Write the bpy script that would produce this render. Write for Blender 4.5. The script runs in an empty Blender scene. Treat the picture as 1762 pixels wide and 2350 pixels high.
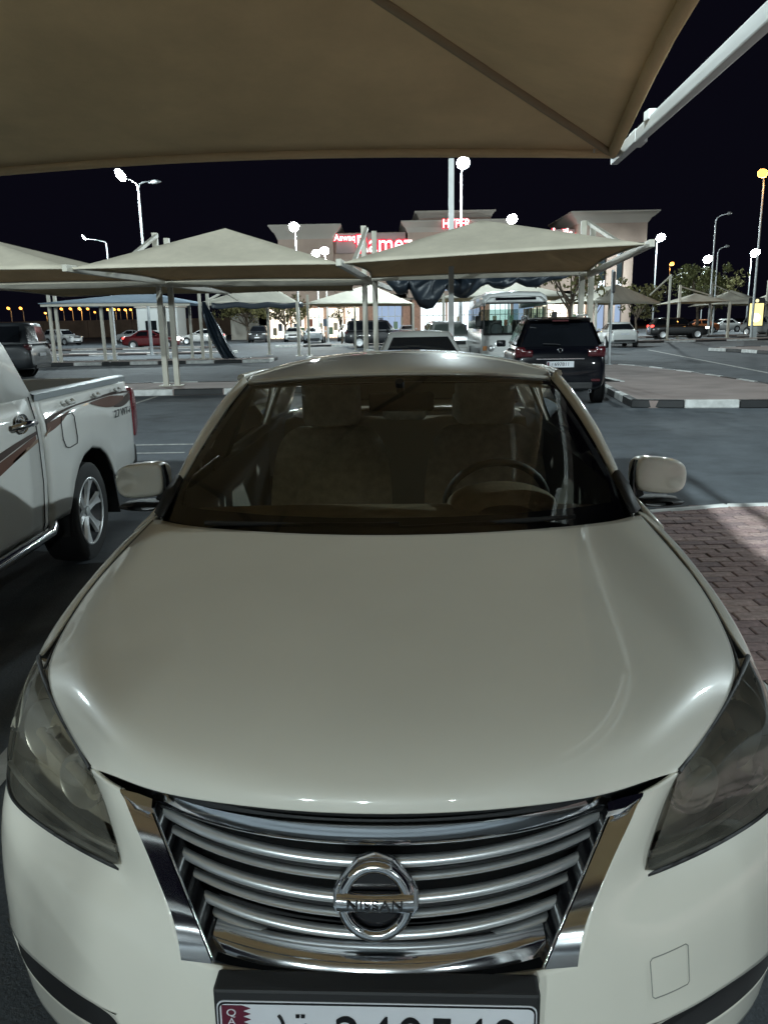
import bpy, bmesh, math, random
import numpy as np
from mathutils import Vector, Matrix

random.seed(7); rng = np.random.default_rng(7)
scene = bpy.context.scene
COL = scene.collection
R = math.radians

# ------------------------------------------------------------------ camera
cam_d = bpy.data.cameras.new('camera')
cam_d.sensor_fit = 'VERTICAL'; cam_d.sensor_height = 24.0; cam_d.lens = 24.0 * 1840 / 2350
cam_d.clip_start = 0.05; cam_d.clip_end = 3000
cam = bpy.data.objects.new('camera', cam_d); COL.objects.link(cam)
PITCH, ROLL = R(13.2), 0.0187
fw = Vector((0, math.cos(PITCH), -math.sin(PITCH))); upv = Vector((0, math.sin(PITCH), math.cos(PITCH)))
cx = Vector((1, 0, 0)); 
xa = cx * math.cos(ROLL) - upv * math.sin(ROLL) ; ya = cx * math.sin(ROLL) + upv * math.cos(ROLL)
cam.matrix_world = Matrix((( xa.x, ya.x, -fw.x, 0), (xa.y, ya.y, -fw.y, 0), (xa.z, ya.z, -fw.z, 1.60), (0, 0, 0, 1)))
scene.camera = cam

# ------------------------------------------------------------------ night sky
world = bpy.data.worlds.new('World'); scene.world = world; world.use_nodes = True
wn = world.node_tree; bg = wn.nodes['Background']
sky = wn.nodes.new('ShaderNodeTexSky'); sky.sky_type = 'NISHITA'; sky.sun_disc = False
sky.sun_elevation = R(-6.0); sky.sun_rotation = R(200); sky.air_density = 1.0; sky.dust_density = 0.6; sky.ozone_density = 2.0
mixw = wn.nodes.new('ShaderNodeMixRGB'); mixw.inputs[0].default_value = 0.97
wn.links.new(sky.outputs[0], mixw.inputs[1]); mixw.inputs[2].default_value = (0.0028, 0.0026, 0.0056, 1)
wn.links.new(mixw.outputs[0], bg.inputs[0]); bg.inputs[1].default_value = 1.0

scene.view_settings.view_transform = 'Standard'; scene.view_settings.look = 'None'
scene.view_settings.exposure = 0.0; scene.view_settings.gamma = 1.0
scene.view_settings.use_curve_mapping = False
cy = scene.cycles
cy.use_denoising = True; cy.max_bounces = 8; cy.diffuse_bounces = 3; cy.glossy_bounces = 4; cy.transmission_bounces = 6
cy.transparent_max_bounces = 24; cy.sample_clamp_indirect = 3.0; cy.caustics_reflective = False; cy.caustics_refractive = False
cy.blur_glossy = 0.3

# ------------------------------------------------------------------ materials
MATS = {}
def mat(name, col, rough=0.6, metal=0.0, coat=0.0, coat_rough=0.05, emit=None, emit_s=0.0, noise=None, bump=None, spec=0.5, trans=0.0, alpha=1.0):
    if name in MATS: return MATS[name]
    m = bpy.data.materials.new(name); m.use_nodes = True; MATS[name] = m
    nt = m.node_tree; b = nt.nodes['Principled BSDF']
    b.inputs['Base Color'].default_value = (*col, 1); b.inputs['Roughness'].default_value = rough
    b.inputs['Metallic'].default_value = metal; b.inputs['Coat Weight'].default_value = coat; b.inputs['Coat Roughness'].default_value = coat_rough
    b.inputs['Specular IOR Level'].default_value = spec
    if emit: b.inputs['Emission Color'].default_value = (*emit, 1); b.inputs['Emission Strength'].default_value = emit_s
    if noise or bump:
        tc = nt.nodes.new('ShaderNodeTexCoord')
    if noise:   # (scale, amount, [detail])
        n = nt.nodes.new('ShaderNodeTexNoise'); n.inputs['Scale'].default_value = noise[0]; n.inputs['Detail'].default_value = noise[2] if len(noise) > 2 else 5
        nt.links.new(tc.outputs['Object'], n.inputs['Vector'])
        mx = nt.nodes.new('ShaderNodeMixRGB'); mx.blend_type = 'MULTIPLY'; mx.inputs[0].default_value = 1
        cr = nt.nodes.new('ShaderNodeMapRange'); cr.inputs[1].default_value = 0.3; cr.inputs[2].default_value = 0.7
        cr.inputs[3].default_value = 1 - noise[1]; cr.inputs[4].default_value = 1 + noise[1] * 0.6
        nt.links.new(n.outputs['Fac'], cr.inputs[0]); nt.links.new(cr.outputs[0], mx.inputs[2]); mx.inputs[1].default_value = (*col, 1)
        nt.links.new(mx.outputs[0], b.inputs['Base Color'])
    if bump:    # (scale, strength)
        n2 = nt.nodes.new('ShaderNodeTexNoise'); n2.inputs['Scale'].default_value = bump[0]; n2.inputs['Detail'].default_value = 4
        nt.links.new(tc.outputs['Object'], n2.inputs['Vector'])
        bp = nt.nodes.new('ShaderNodeBump'); bp.inputs['Strength'].default_value = bump[1]; bp.inputs['Distance'].default_value = 0.01
        nt.links.new(n2.outputs['Fac'], bp.inputs['Height']); nt.links.new(bp.outputs[0], b.inputs['Normal'])
    return m

def glass(name, tint=(0.7, 0.75, 0.72), ior=1.5, rough=0.0, haze=0.0, haze_col=(0.3, 0.3, 0.28)):
    m = bpy.data.materials.new(name); m.use_nodes = True; MATS[name] = m
    nt = m.node_tree; nt.nodes.remove(nt.nodes['Principled BSDF']); out = nt.nodes['Material Output']
    t = nt.nodes.new('ShaderNodeBsdfTransparent'); t.inputs[0].default_value = (*tint, 1)
    g = nt.nodes.new('ShaderNodeBsdfGlossy'); g.inputs['Roughness'].default_value = rough; g.inputs[0].default_value = (1, 1, 1, 1)
    f = nt.nodes.new('ShaderNodeFresnel'); f.inputs[0].default_value = ior
    mx = nt.nodes.new('ShaderNodeMixShader'); nt.links.new(f.outputs[0], mx.inputs[0])
    base = t
    if haze:
        d = nt.nodes.new('ShaderNodeBsdfDiffuse'); d.inputs[0].default_value = (*haze_col, 1)
        n = nt.nodes.new('ShaderNodeTexNoise'); n.inputs['Scale'].default_value = 9; n.inputs['Detail'].default_value = 6
        tc = nt.nodes.new('ShaderNodeTexCoord'); nt.links.new(tc.outputs['Object'], n.inputs['Vector'])
        mr = nt.nodes.new('ShaderNodeMapRange'); mr.inputs[1].default_value = .3; mr.inputs[2].default_value = .7; mr.inputs[3].default_value = haze * .5; mr.inputs[4].default_value = haze * 1.4
        nt.links.new(n.outputs['Fac'], mr.inputs[0])
        hm = nt.nodes.new('ShaderNodeMixShader'); nt.links.new(mr.outputs[0], hm.inputs[0])
        nt.links.new(t.outputs[0], hm.inputs[1]); nt.links.new(d.outputs[0], hm.inputs[2]); base = hm
    nt.links.new(base.outputs[0], mx.inputs[1]); nt.links.new(g.outputs[0], mx.inputs[2]); nt.links.new(mx.outputs[0], out.inputs[0])
    return m

def emitter(name, col, s):
    m = bpy.data.materials.new(name); m.use_nodes = True; MATS[name] = m
    nt = m.node_tree; nt.nodes.remove(nt.nodes['Principled BSDF'])
    e = nt.nodes.new('ShaderNodeEmission'); e.inputs[0].default_value = (*col, 1); e.inputs[1].default_value = s
    nt.links.new(e.outputs[0], nt.nodes['Material Output'].inputs[0]); return m

def fabric(name, col, trans=0.25, weave=220, fold=0.0):
    m = bpy.data.materials.new(name); m.use_nodes = True; MATS[name] = m
    nt = m.node_tree; nt.nodes.remove(nt.nodes['Principled BSDF'])
    d = nt.nodes.new('ShaderNodeBsdfDiffuse'); t = nt.nodes.new('ShaderNodeBsdfTranslucent'); mx = nt.nodes.new('ShaderNodeMixShader')
    mx.inputs[0].default_value = trans
    tc = nt.nodes.new('ShaderNodeTexCoord'); n = nt.nodes.new('ShaderNodeTexNoise'); n.inputs['Scale'].default_value = 1.3; n.inputs['Detail'].default_value = 8
    n.inputs['Roughness'].default_value = 0.65
    nt.links.new(tc.outputs['Object'], n.inputs['Vector'])
    mc = nt.nodes.new('ShaderNodeMixRGB'); mc.blend_type = 'MULTIPLY'; mc.inputs[0].default_value = 1; mc.inputs[1].default_value = (*col, 1)
    mr = nt.nodes.new('ShaderNodeMapRange'); mr.inputs[1].default_value = .25; mr.inputs[2].default_value = .75; mr.inputs[3].default_value = .82; mr.inputs[4].default_value = 1.1
    nt.links.new(n.outputs['Fac'], mr.inputs[0]); nt.links.new(mr.outputs[0], mc.inputs[2])
    for q in (d, t): nt.links.new(mc.outputs[0], q.inputs[0])
    w = nt.nodes.new('ShaderNodeTexNoise'); w.inputs['Scale'].default_value = weave; w.inputs['Detail'].default_value = 2
    nt.links.new(tc.outputs['Object'], w.inputs['Vector'])
    bp = nt.nodes.new('ShaderNodeBump'); bp.inputs['Strength'].default_value = .25; bp.inputs['Distance'].default_value = .004
    nt.links.new(w.outputs['Fac'], bp.inputs['Height'])
    for q in (d, t): nt.links.new(bp.outputs[0], q.inputs['Normal'])
    nt.links.new(d.outputs[0], mx.inputs[1]); nt.links.new(t.outputs[0], mx.inputs[2]); nt.links.new(mx.outputs[0], nt.nodes['Material Output'].inputs[0])
    return m

# ------------------------------------------------------------------ mesh helpers
class MB:
    def __init__(s): s.v = []; s.f = []
    def add(s, vs, fs):
        o = len(s.v); s.v += [tuple(map(float, p)) for p in vs]; s.f += [tuple(i + o for i in f) for f in fs]; return s
    def box(s, c, d, rot=None):
        x, y, z = (q / 2 for q in d); P = [(-x,-y,-z),(x,-y,-z),(x,y,-z),(-x,y,-z),(-x,-y,z),(x,-y,z),(x,y,z),(-x,y,z)]
        P = [Vector(p) for p in P]
        if rot is not None: P = [rot @ p for p in P]
        return s.add([p + Vector(c) for p in P], [(0,3,2,1),(4,5,6,7),(0,1,5,4),(1,2,6,5),(2,3,7,6),(3,0,4,7)])
    def bar(s, a, b, w, h=None, up=(0, 0, 1)):          # rectangular bar from a to b
        h = h or w; a, b = Vector(a), Vector(b); d = (b - a).normalized(); u = Vector(up)
        if abs(d.dot(u)) > .98: u = Vector((0, 1, 0))
        x = d.cross(u).normalized(); y = x.cross(d).normalized()
        P = [p + x * (i * w / 2) + y * (j * h / 2) for p in (a, b) for i, j in ((-1,-1),(1,-1),(1,1),(-1,1))]
        return s.add(P, [(0,1,2,3),(7,6,5,4),(0,4,5,1),(1,5,6,2),(2,6,7,3),(3,7,4,0)])
    def tube(s, path, r, n=8, caps=True):
        path = [Vector(p) for p in path]; rs = r if hasattr(r, '__len__') else [r] * len(path); rings = []
        px = None
        for i, p in enumerate(path):
            d = (path[min(i + 1, len(path) - 1)] - path[max(i - 1, 0)]).normalized()
            if px is None:
                u = Vector((0, 0, 1)) if abs(d.z) < .9 else Vector((0, 1, 0)); px = d.cross(u).normalized()
            px = (px - d * px.dot(d)).normalized(); y = px.cross(d)
            rings.append([p + (px * math.cos(t) + y * math.sin(t)) * rs[i] for t in (2 * math.pi * k / n for k in range(n))])
        o = len(s.v); s.v += [tuple(q) for rg in rings for q in rg]
        for i in range(len(rings) - 1):
            for k in range(n):
                s.f.append((o + i * n + k, o + i * n + (k + 1) % n, o + (i + 1) * n + (k + 1) % n, o + (i + 1) * n + k))
        if caps:
            s.f.append(tuple(o + k for k in range(n))[::-1]); s.f.append(tuple(o + (len(rings) - 1) * n + k for k in range(n)))
        return s
    def grid(s, P, wrap_u=False):                        # P[i][j]
        n, m = len(P), len(P[0]); o = len(s.v); s.v += [tuple(map(float, q)) for row in P for q in row]
        for i in range(n - 1):
            for j in range(m if wrap_u else m - 1):
                k = (j + 1) % m
                s.f.append((o + i * m + j, o + i * m + k, o + (i + 1) * m + k, o + (i + 1) * m + j))
        return s
    def lathe(s, prof, n=24, axis='Y', c=(0, 0, 0)):     # prof: (radius, along)
        P = []
        for r, a in prof:
            row = []
            for k in range(n):
                t = 2 * math.pi * k / n; x, y = r * math.cos(t), r * math.sin(t)
                q = {'Y': (x, a, y), 'Z': (x, y, a), 'X': (a, x, y)}[axis]; row.append((q[0] + c[0], q[1] + c[1], q[2] + c[2]))
            P.append(row)
        return s.grid(P, wrap_u=True)
    def prism(s, poly, axis, lo, hi):                    # polygon of 2-D points extruded along an axis
        n = len(poly)
        def q(p, a): return {'X': (a, p[0], p[1]), 'Y': (p[0], a, p[1]), 'Z': (p[0], p[1], a)}[axis]
        return s.add([q(p, lo) for p in poly] + [q(p, hi) for p in poly],
                     [tuple(range(n))[::-1], tuple(range(n, 2 * n))] + [(i, (i + 1) % n, n + (i + 1) % n, n + i) for i in range(n)])

def mesh_of(mb, name, smooth=None, bevel=0.0, bev_seg=2, merge=0.0):
    me = bpy.data.meshes.new(name); bm = bmesh.new()
    vs = [bm.verts.new(p) for p in mb.v]
    for f in mb.f:
        try: bm.faces.new([vs[i] for i in f])
        except ValueError: pass
    if merge: bmesh.ops.remove_doubles(bm, verts=bm.verts, dist=merge)
    bmesh.ops.recalc_face_normals(bm, faces=bm.faces)
    if bevel: bmesh.ops.bevel(bm, geom=list(bm.edges), offset=bevel, segments=bev_seg, profile=.6, affect='EDGES', clamp_overlap=True)
    bm.to_mesh(me); bm.free()
    if smooth is not None:
        me.polygons.foreach_set('use_smooth', [True] * len(me.polygons))
        if smooth < 180: me.set_sharp_from_angle(angle=R(smooth))
    return me

def obj(name, mb, m, parent=None, smooth=None, bevel=0.0, bev_seg=2, sub=0, merge=0.0, loc=None, rotz=None, solid=0.0, crease=None):
    me = mb if isinstance(mb, bpy.types.Mesh) else mesh_of(mb, name, smooth, bevel, bev_seg, merge)
    if m is not None and not me.materials: me.materials.append(m)
    o = bpy.data.objects.new(name, me); COL.objects.link(o)
    if parent is not None: o.parent = parent
    if loc is not None: o.location = loc
    if rotz is not None: o.rotation_euler = (0, 0, rotz)
    if sub:
        md = o.modifiers.new('sub', 'SUBSURF'); md.levels = md.render_levels = sub; md.boundary_smooth = 'PRESERVE_CORNERS'
        me.polygons.foreach_set('use_smooth', [True] * len(me.polygons))
    if solid:
        md = o.modifiers.new('sol', 'SOLIDIFY'); md.thickness = solid; md.offset = -1
    return o

def thing(name, label, cat, loc=(0, 0, 0), rotz=0.0, group=None):
    o = bpy.data.objects.new(name, None); COL.objects.link(o); o.empty_display_size = .1
    o.location = loc; o.rotation_euler = (0, 0, rotz); tag(o, label, cat, group); return o
def tag(o, label=None, cat=None, group=None, kind=None):
    if label: o['label'] = label
    if cat: o['category'] = cat
    if group: o['group'] = group
    if kind: o['kind'] = kind
    return o
def copy_tree(o, parent=None):
    c = o.copy(); COL.objects.link(c); c.parent = parent
    for ch in list(o.children): copy_tree(ch, c)
    return c

def nspline(P, n):
    """natural cubic spline through the points P (k,3), chord-length parameter, sampled n times"""
    P = np.asarray(P, float); k = len(P); d = np.linalg.norm(np.diff(P, axis=0), axis=1); t = np.concatenate([[0], np.cumsum(np.maximum(d, 1e-6))])
    h = np.diff(t); A = np.eye(k); B = np.zeros((k, 3))
    for i in range(1, k - 1):
        A[i, i - 1] = h[i - 1]; A[i, i] = 2 * (h[i - 1] + h[i]); A[i, i + 1] = h[i]
        B[i] = 6 * ((P[i + 1] - P[i]) / h[i] - (P[i] - P[i - 1]) / h[i - 1])
    M = np.linalg.solve(A, B); x = np.linspace(0, t[-1], n); j = np.clip(np.searchsorted(t, x, side='right') - 1, 0, k - 2)
    a = (t[j + 1] - x)[:, None]; b = (x - t[j])[:, None]; hj = h[j][:, None]
    return (M[j] * a**3 + M[j + 1] * b**3) / (6 * hj) + (P[j] / hj - M[j] * hj / 6) * a + (P[j + 1] / hj - M[j + 1] * hj / 6) * b
def bsub(P, it=3):
    """subdivision boundary curve: the edge that a subdivided panel has for these control points"""
    P = [np.asarray(p, float) for p in P]
    for _ in range(it):
        Q = [P[0]]
        for i in range(len(P) - 1):
            if i: Q.append((P[i - 1] + 6 * P[i] + P[i + 1]) / 8)
            Q.append((P[i] + P[i + 1]) / 2)
        Q.append(P[-1]); P = Q
    return np.array(P)
def lerp(a, b, t): return tuple(np.asarray(a, float) * (1 - t) + np.asarray(b, float) * t)
def mir(P): return [(-p[0], p[1], p[2]) for p in P]
def text_mesh(body, size, ext=0.0, align='CENTER', name='lettering', spacing=1.0):
    c = bpy.data.curves.new(name, 'FONT'); c.body = body; c.size = size; c.extrude = ext; c.align_x = align; c.align_y = 'CENTER'; c.space_character = spacing
    o = bpy.data.objects.new(name, c); COL.objects.link(o); dg = bpy.context.evaluated_depsgraph_get()
    me = bpy.data.meshes.new_from_object(o.evaluated_get(dg)); bpy.data.objects.remove(o); bpy.data.curves.remove(c); return me
# ------------------------------------------------------------------ shared materials
PAINT = mat('pearl_white_paint', (.72, .695, .61), .42, coat=1.0, coat_rough=.03, noise=(2.2, .05))
def dusty(m, lo=.015, hi=.14):
    nt = m.node_tree; b = nt.nodes['Principled BSDF']; tc = nt.nodes.new('ShaderNodeTexCoord')
    n = nt.nodes.new('ShaderNodeTexNoise'); n.inputs['Scale'].default_value = 5.5; n.inputs['Detail'].default_value = 9; n.inputs['Roughness'].default_value = .7
    mr = nt.nodes.new('ShaderNodeMapRange'); mr.inputs[1].default_value = .42; mr.inputs[2].default_value = .72; mr.inputs[3].default_value = lo; mr.inputs[4].default_value = hi
    nt.links.new(tc.outputs['Object'], n.inputs['Vector']); nt.links.new(n.outputs['Fac'], mr.inputs[0]); nt.links.new(mr.outputs[0], b.inputs['Coat Roughness'])
dusty(PAINT)
CHROME = mat('chrome', (.80, .81, .83), .11, metal=1.0)
SATIN = mat('satin_silver', (.74, .76, .77), .30, metal=.8)
BLACKP = mat('black_plastic', (.012, .012, .013), .62)
BLACKG = mat('gloss_black', (.008, .008, .01), .15, coat=.5)
RUBBER = mat('rubber', (.014, .014, .015), .75)
WINDG = glass('windscreen_glass', (.92, .93, .88), 1.5)
SIDEG = glass('side_glass', (.75, .82, .80), 1.5)
DARKG = mat('tinted_glass', (.006, .007, .009), .06, coat=0.0, spec=.35)
REDL = mat('red_lamp_lens', (.06, .004, .007), .18, coat=1.0)
STEEL = mat('painted_steel_cream', (.56, .53, .45), .5, noise=(3, .12))
WHITEST = mat('painted_steel_white', (.66, .67, .66), .45, noise=(3, .08))
GALV = mat('galvanised_steel', (.42, .44, .45), .45, metal=.3, noise=(6, .15))
FAB = fabric('shade_fabric_beige', (.68, .62, .50), .13); FABU = fabric('shade_fabric_bounce_tint', (.74, .57, .35), .15)  # underside is a browner copy: warm bounce light put into its colour
FABW = fabric('shade_fabric_pale', (.70, .67, .58), .12)
FABB = fabric('shade_fabric_blue_grey', (.36, .44, .52), .2)
FABD = fabric('shade_fabric_navy', (.022, .032, .05), .05)
WPAINT = mat('white_kerb_paint', (.62, .62, .60), .6, noise=(5, .3))
KPAINT = mat('black_kerb_paint', (.011, .0115, .013), .6, noise=(5, .3))
RIM = mat('alloy', (.70, .71, .72), .34, metal=.6)
# ------------------------------------------------------------------ the white sedan, nose to the camera (u = across, v = from the nose, z = up)
sedan = thing('white_sedan', 'pearl white sedan with chrome grille facing the viewer, parked under the shade', 'car', (-.028, 1.09, 0), -.0456)
def s_obj(name, mb, m, parent=None, **k): return obj(name, mb, m, parent or sedan, **k)

# bonnet ------------------------------------------------------------
hood_rows = [  # centre (v,z)   crease (u,v,z)          edge (u,v,z)
 ((.085,.811), (.40,.160,.803), (.541,.244,.798)),
 ((.088,.832), (.410,.167,.823), (.556,.263,.800)),
 ((.110,.859), (.430,.186,.845), (.579,.291,.805)),
 ((.168,.886), (.462,.224,.868), (.612,.329,.814)),
 ((.290,.914), (.535,.325,.896), (.676,.407,.838)),
 ((.470,.949), (.605,.470,.923), (.752,.516,.866)),
 ((.660,.981), (.655,.670,.951), (.786,.680,.886)),
 ((.850,1.008), (.680,.870,.978), (.793,.850,.925)),
 ((.960,1.024), (.672,1.02,1.000), (.787,1.00,.955)),
 ((1.035,1.035), (.640,1.20,1.028), (.740,1.285,1.026))]
def hood_row(c, k, e):
    C = (0, c[0], c[1]); pts = [C]
    for t in (.34, .68): # gently crowned between centre line and crease
        q = lerp(C, k, t); pts.append((q[0], C[1] + (k[1] - C[1]) * t ** 2, C[2] + (k[2] - C[2]) * t ** 2.2))
    pts.append(k); m = lerp(k, e, .5); pts.append((m[0] + .006, m[1], m[2] + .006)); pts.append(e)
    return mir(pts[:0:-1]) + pts
HG = [hood_row(*r) for r in hood_rows]
mb = MB().grid(HG); s_obj('bonnet', mb, PAINT, sub=3, solid=.012)
E_edge = [r[2] for r in hood_rows]

# headlamps, wings, bumper --------------------------------------------
LT = [(.545,.246,.793),(.602,.320,.802),(.655,.380,.823),(.710,.450,.844),(.757,.520,.862),(.785,.565,.868),(.802,.600,.866)]
LB = [(.465,.168,.637),(.533,.215,.627),(.612,.270,.619),(.693,.330,.614),(.780,.395,.617),(.838,.455,.628),(.868,.580,.690)]
I_edge = [(.545,.246,.795),(.518,.225,.752),(.493,.197,.700),(.465,.168,.637)]
def lens_grid(bulge, inset=0.0):
    rows = []
    for t, b in ((0, 0), (.22, .75), (.5, 1.0), (.78, .75), (1, 0)):
        row = []
        for j in range(7):
            p = np.array(lerp(LT[j], LB[j], t)); n = np.array([(.25, -.85, .35), (.3, -.8, .35), (.4, -.75, .35), (.5, -.65, .35), (.65, -.5, .35), (.85, -.35, .3), (.95, -.1, .2)][j])
            if j == 0: p = np.array([np.interp(t * 3, range(4), [q[k] for q in I_edge]) for k in range(3)])
            row.append(p + n * bulge * b * (.55 if j in (0, 6) else 1) - n * inset)
        rows.append(row)
    return rows
HAZE = glass('headlamp_lens_hazed', (.88, .85, .76), 1.5, .02, haze=.14, haze_col=(.45, .43, .36))
BOWL = mat('lamp_reflector', (.66, .66, .66), .28, metal=.75)
HOUSE = mat('lamp_housing', (.52, .49, .43), .45, metal=.25, noise=(9, .3))
G_edge = [(.461,.180,.795),(.430,.145,.755),(.400,.117,.712),(.374,.094,.668),(.347,.070,.615),(.335,.055,.551)]
rowsB = [
 [G_edge[3], (.418,.126,.652)] + LB,
 [G_edge[4], (.405,.088,.603), (.470,.122,.592), (.545,.170,.585), (.625,.227,.580), (.705,.288,.577), (.790,.360,.580), (.848,.432,.588), (.873,.560,.610)],
 [G_edge[5], (.400,.072,.540), (.475,.101,.530), (.550,.147,.525), (.630,.206,.520), (.710,.269,.515), (.795,.346,.515), (.855,.425,.515), (.875,.555,.520)],
 [(.335,.042,.460),(.400,.060,.455),(.475,.088,.450),(.550,.135,.445),(.630,.195,.440),(.710,.260,.432),(.795,.340,.425),(.858,.420,.420),(.875,.555,.420)],
 [(.335,.036,.400),(.400,.052,.403),(.470,.075,.412),(.550,.122,.400),(.630,.182,.388),(.710,.252,.365),(.785,.327,.337),(.855,.420,.315),(.872,.560,.310)],
 [(.335,.040,.330),(.400,.055,.335),(.455,.072,.360),(.540,.127,.335),(.620,.187,.310),(.700,.257,.290),(.775,.327,.280),(.845,.420,.275),(.866,.560,.270)],
 [(.335,.060,.240),(.400,.075,.235),(.460,.100,.230),(.540,.150,.225),(.620,.200,.220),(.700,.265,.215),(.770,.335,.210),(.830,.425,.205),(.855,.570,.200)]]
rowsC = [
 [(0,.016,.549),(.12,.020,.549),(.24,.034,.550)], [(0,-.006,.460),(.12,0,.460),(.24,.016,.460)],
 [(0,-.006,.400),(.12,0,.400),(.24,.014,.400)], [(0,.004,.330),(.12,.008,.330),(.24,.018,.330)], [(0,.03,.24),(.12,.033,.24),(.24,.042,.24)]]
bump = MB(); fog_cells = {}
for s in (1, -1):
    S = lambda P: [(s * p[0], p[1], p[2]) for p in P]
    strip = []
    for i in range(4):
        a, b = G_edge[i], I_edge[i]; m = lerp(a, b, .5); strip.append(S([a, (m[0], m[1] - .009, m[2] + .002) if i < 3 else rowsB[0][1], b]))
    bump.grid(strip)
    for i in range(6):
        for j in range(8):
            q = [rowsB[i][j], rowsB[i][j + 1], rowsB[i + 1][j + 1], rowsB[i + 1][j]]
            if i == 4 and 2 <= j <= 6: continue
            bump.add(S(q), [(0, 1, 2, 3)])
    bump.grid([S(rowsC[i] + [rowsB[i + 2][0]]) for i in range(5)])
s_obj('front_bumper', bump, PAINT, sub=3, merge=.0005, solid=.008)
for s in (1, -1):
    S = lambda P: [(s * p[0], p[1], p[2]) for p in P]
    top = S(rowsB[4][2:8]); bot = S(rowsB[5][2:8]); mid = [(lerp(a, b, .5)[0], lerp(a, b, .5)[1] + .035, lerp(a, b, .5)[2]) for a, b in zip(top, bot)]
    s_obj('fog_lamp_recess', MB().grid([top, mid, bot]), BLACKP, sub=3)
    # lamp: hazed lens over a dark housing with a bowl and a bright trim line
    lens = s_obj('headlamp', MB().grid([S(r) for r in lens_grid(.03)]), HAZE, sub=3)
    s_obj('lamp_housing', MB().grid([S(r) for r in lens_grid(.0, .055)]), HOUSE, lens, sub=2)
    wall = []
    for inset in (.004, .058):
        g = lens_grid(0, inset); loop = g[0] + [r[-1] for r in g[1:]] + g[-1][-2::-1] + [r[0] for r in g[-2:0:-1]]
        wall.append(S(loop))
    s_obj('lamp_rim', MB().grid(wall, wrap_u=True), HOUSE, lens, smooth=60)
    b = MB().lathe([(.004, .05), (.03, .045), (.055, .025), (.07, 0), (.076, -.004), (.076, .004)], 28)
    ob = s_obj('reflector_bowl', b, BOWL, lens, smooth=50); ob.location = (s * .725, .475, .745); ob.rotation_euler = (R(-8), 0, R(s * 18))
    b2 = s_obj('reflector_bowl', MB().lathe([(.004, .04), (.025, .036), (.042, .02), (.052, 0), (.057, -.004), (.057, .004)], 24), BOWL, lens, smooth=50); b2.location = (s * .605, .335, .715); b2.rotation_euler = (R(-8), 0, R(s * 22))
    bulb = s_obj('bulb', MB().lathe([(.0, -.018), (.012, -.012), (.015, 0), (.012, .03)], 16), BOWL, lens, smooth=60); bulb.location = ob.location + Vector((0, -.01, 0)); bulb.rotation_euler = ob.rotation_euler
    trim = [np.array(p) for p in lens_grid(.022, .010)[3]][0:6]
    s_obj('lamp_trim', MB().tube([(s * p[0], p[1], p[2] - .012) for p in bsub(trim)], .006, 8), BOWL, lens, smooth=60)
    trim2 = [np.array(p) for p in lens_grid(.0, .03)[2]][1:5]
    s_obj('lamp_divider', MB().tube([(s * p[0], p[1], p[2] + .02) for p in bsub(trim2)], [.012] * len(bsub(trim2)), 8), HOUSE, lens, smooth=60)
    gb_ = lens_grid(.0, .03); s_obj('indicator_band', MB().grid([[(s * q[0], q[1], q[2] - .004) for q in gb_[3][:6]], [(s * q[0], q[1], q[2]) for q in gb_[4][:6]]]), mat('indicator_dark', (.05, .048, .042), .3, noise=(60, .4)), lens, smooth=80)
    # black seal lines round the lamp and along the bonnet edge
    seal = list(bsub(LT)) ; s_obj('lamp_seal', MB().tube([(s * p[0], p[1] + .003, p[2] + .002) for p in seal], .0055, 6), BLACKP, lens, smooth=60)
    seal = list(bsub(LB)) ; s_obj('lamp_seal', MB().tube([(s * p[0], p[1] - .002, p[2] - .001) for p in seal], .0042, 6), BLACKP, lens, smooth=60)
    # wing and side
    prof = [  # v, then points outward and down: (u,z)
     (.600, [(.802,.867),(.843,.812),(.868,.700),(.873,.690)]),
     (.690, [(.793,.886),(.833,.880),(.869,.790),(.878,.700)]),
     (.850, [(.799,.925),(.836,.917),(.872,.830),(.882,.735)]),
     (1.02, [(.793,.957),(.835,.947),(.874,.840),(.882,.735)]),
     (1.18, [(.774,.996),(.828,.978),(.873,.840),(.878,.680)]),
     (1.300, [(.750,1.020),(.818,.996),(.871,.830),(.878,.60)]),
     (1.36, [(.752,1.022),(.815,1.0),(.871,.820),(.876,.50)])]
    rows = []
    s_obj('front_wing', MB().grid([[(s * u, v, z) for u, z in P] for v, P in prof]), PAINT, sub=3, solid=.006)
    gapl = [(s * (u + .003), v, z - .004) for u, v, z in bsub(E_edge[5:], 3)]
    s_obj('bonnet_gap', MB().tube(gapl, .0035, 6), BLACKP, smooth=60)
# black seal, painting in the shadow gap under the bonnet lip
lip = list(mir(bsub(E_edge[:1] + [], 0))) if False else None
lipc = [HG[0][j] for j in range(11)]
s_obj('bonnet_shadow_seal', MB().grid([[(p[0] * .985, p[1] + .012, p[2] - .004) for p in bsub(lipc)], [(p[0] * .985, p[1] + .022, p[2] - .05) for p in bsub(lipc)]]), BLACKP, smooth=80)
s_obj('engine_bay', MB().grid([[(u, v, z - .05) for u in (-.7 + .1 * v2, -.3, 0, .3, .7 - .1 * v2)] for v, z, v2 in ((.22,.80,2.2),(.5,.90,.2),(.9,.96,.2),(1.3,.98,.4))]), BLACKP)
s_obj('nose_inner', MB().grid([[(u, .33 + .45 * abs(u) ** 1.6, z) for u in (-.86,-.7,-.45,-.2,0,.2,.45,.7,.86)] for z in (.2,.5,.78)]), BLACKP, smooth=60)

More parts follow.
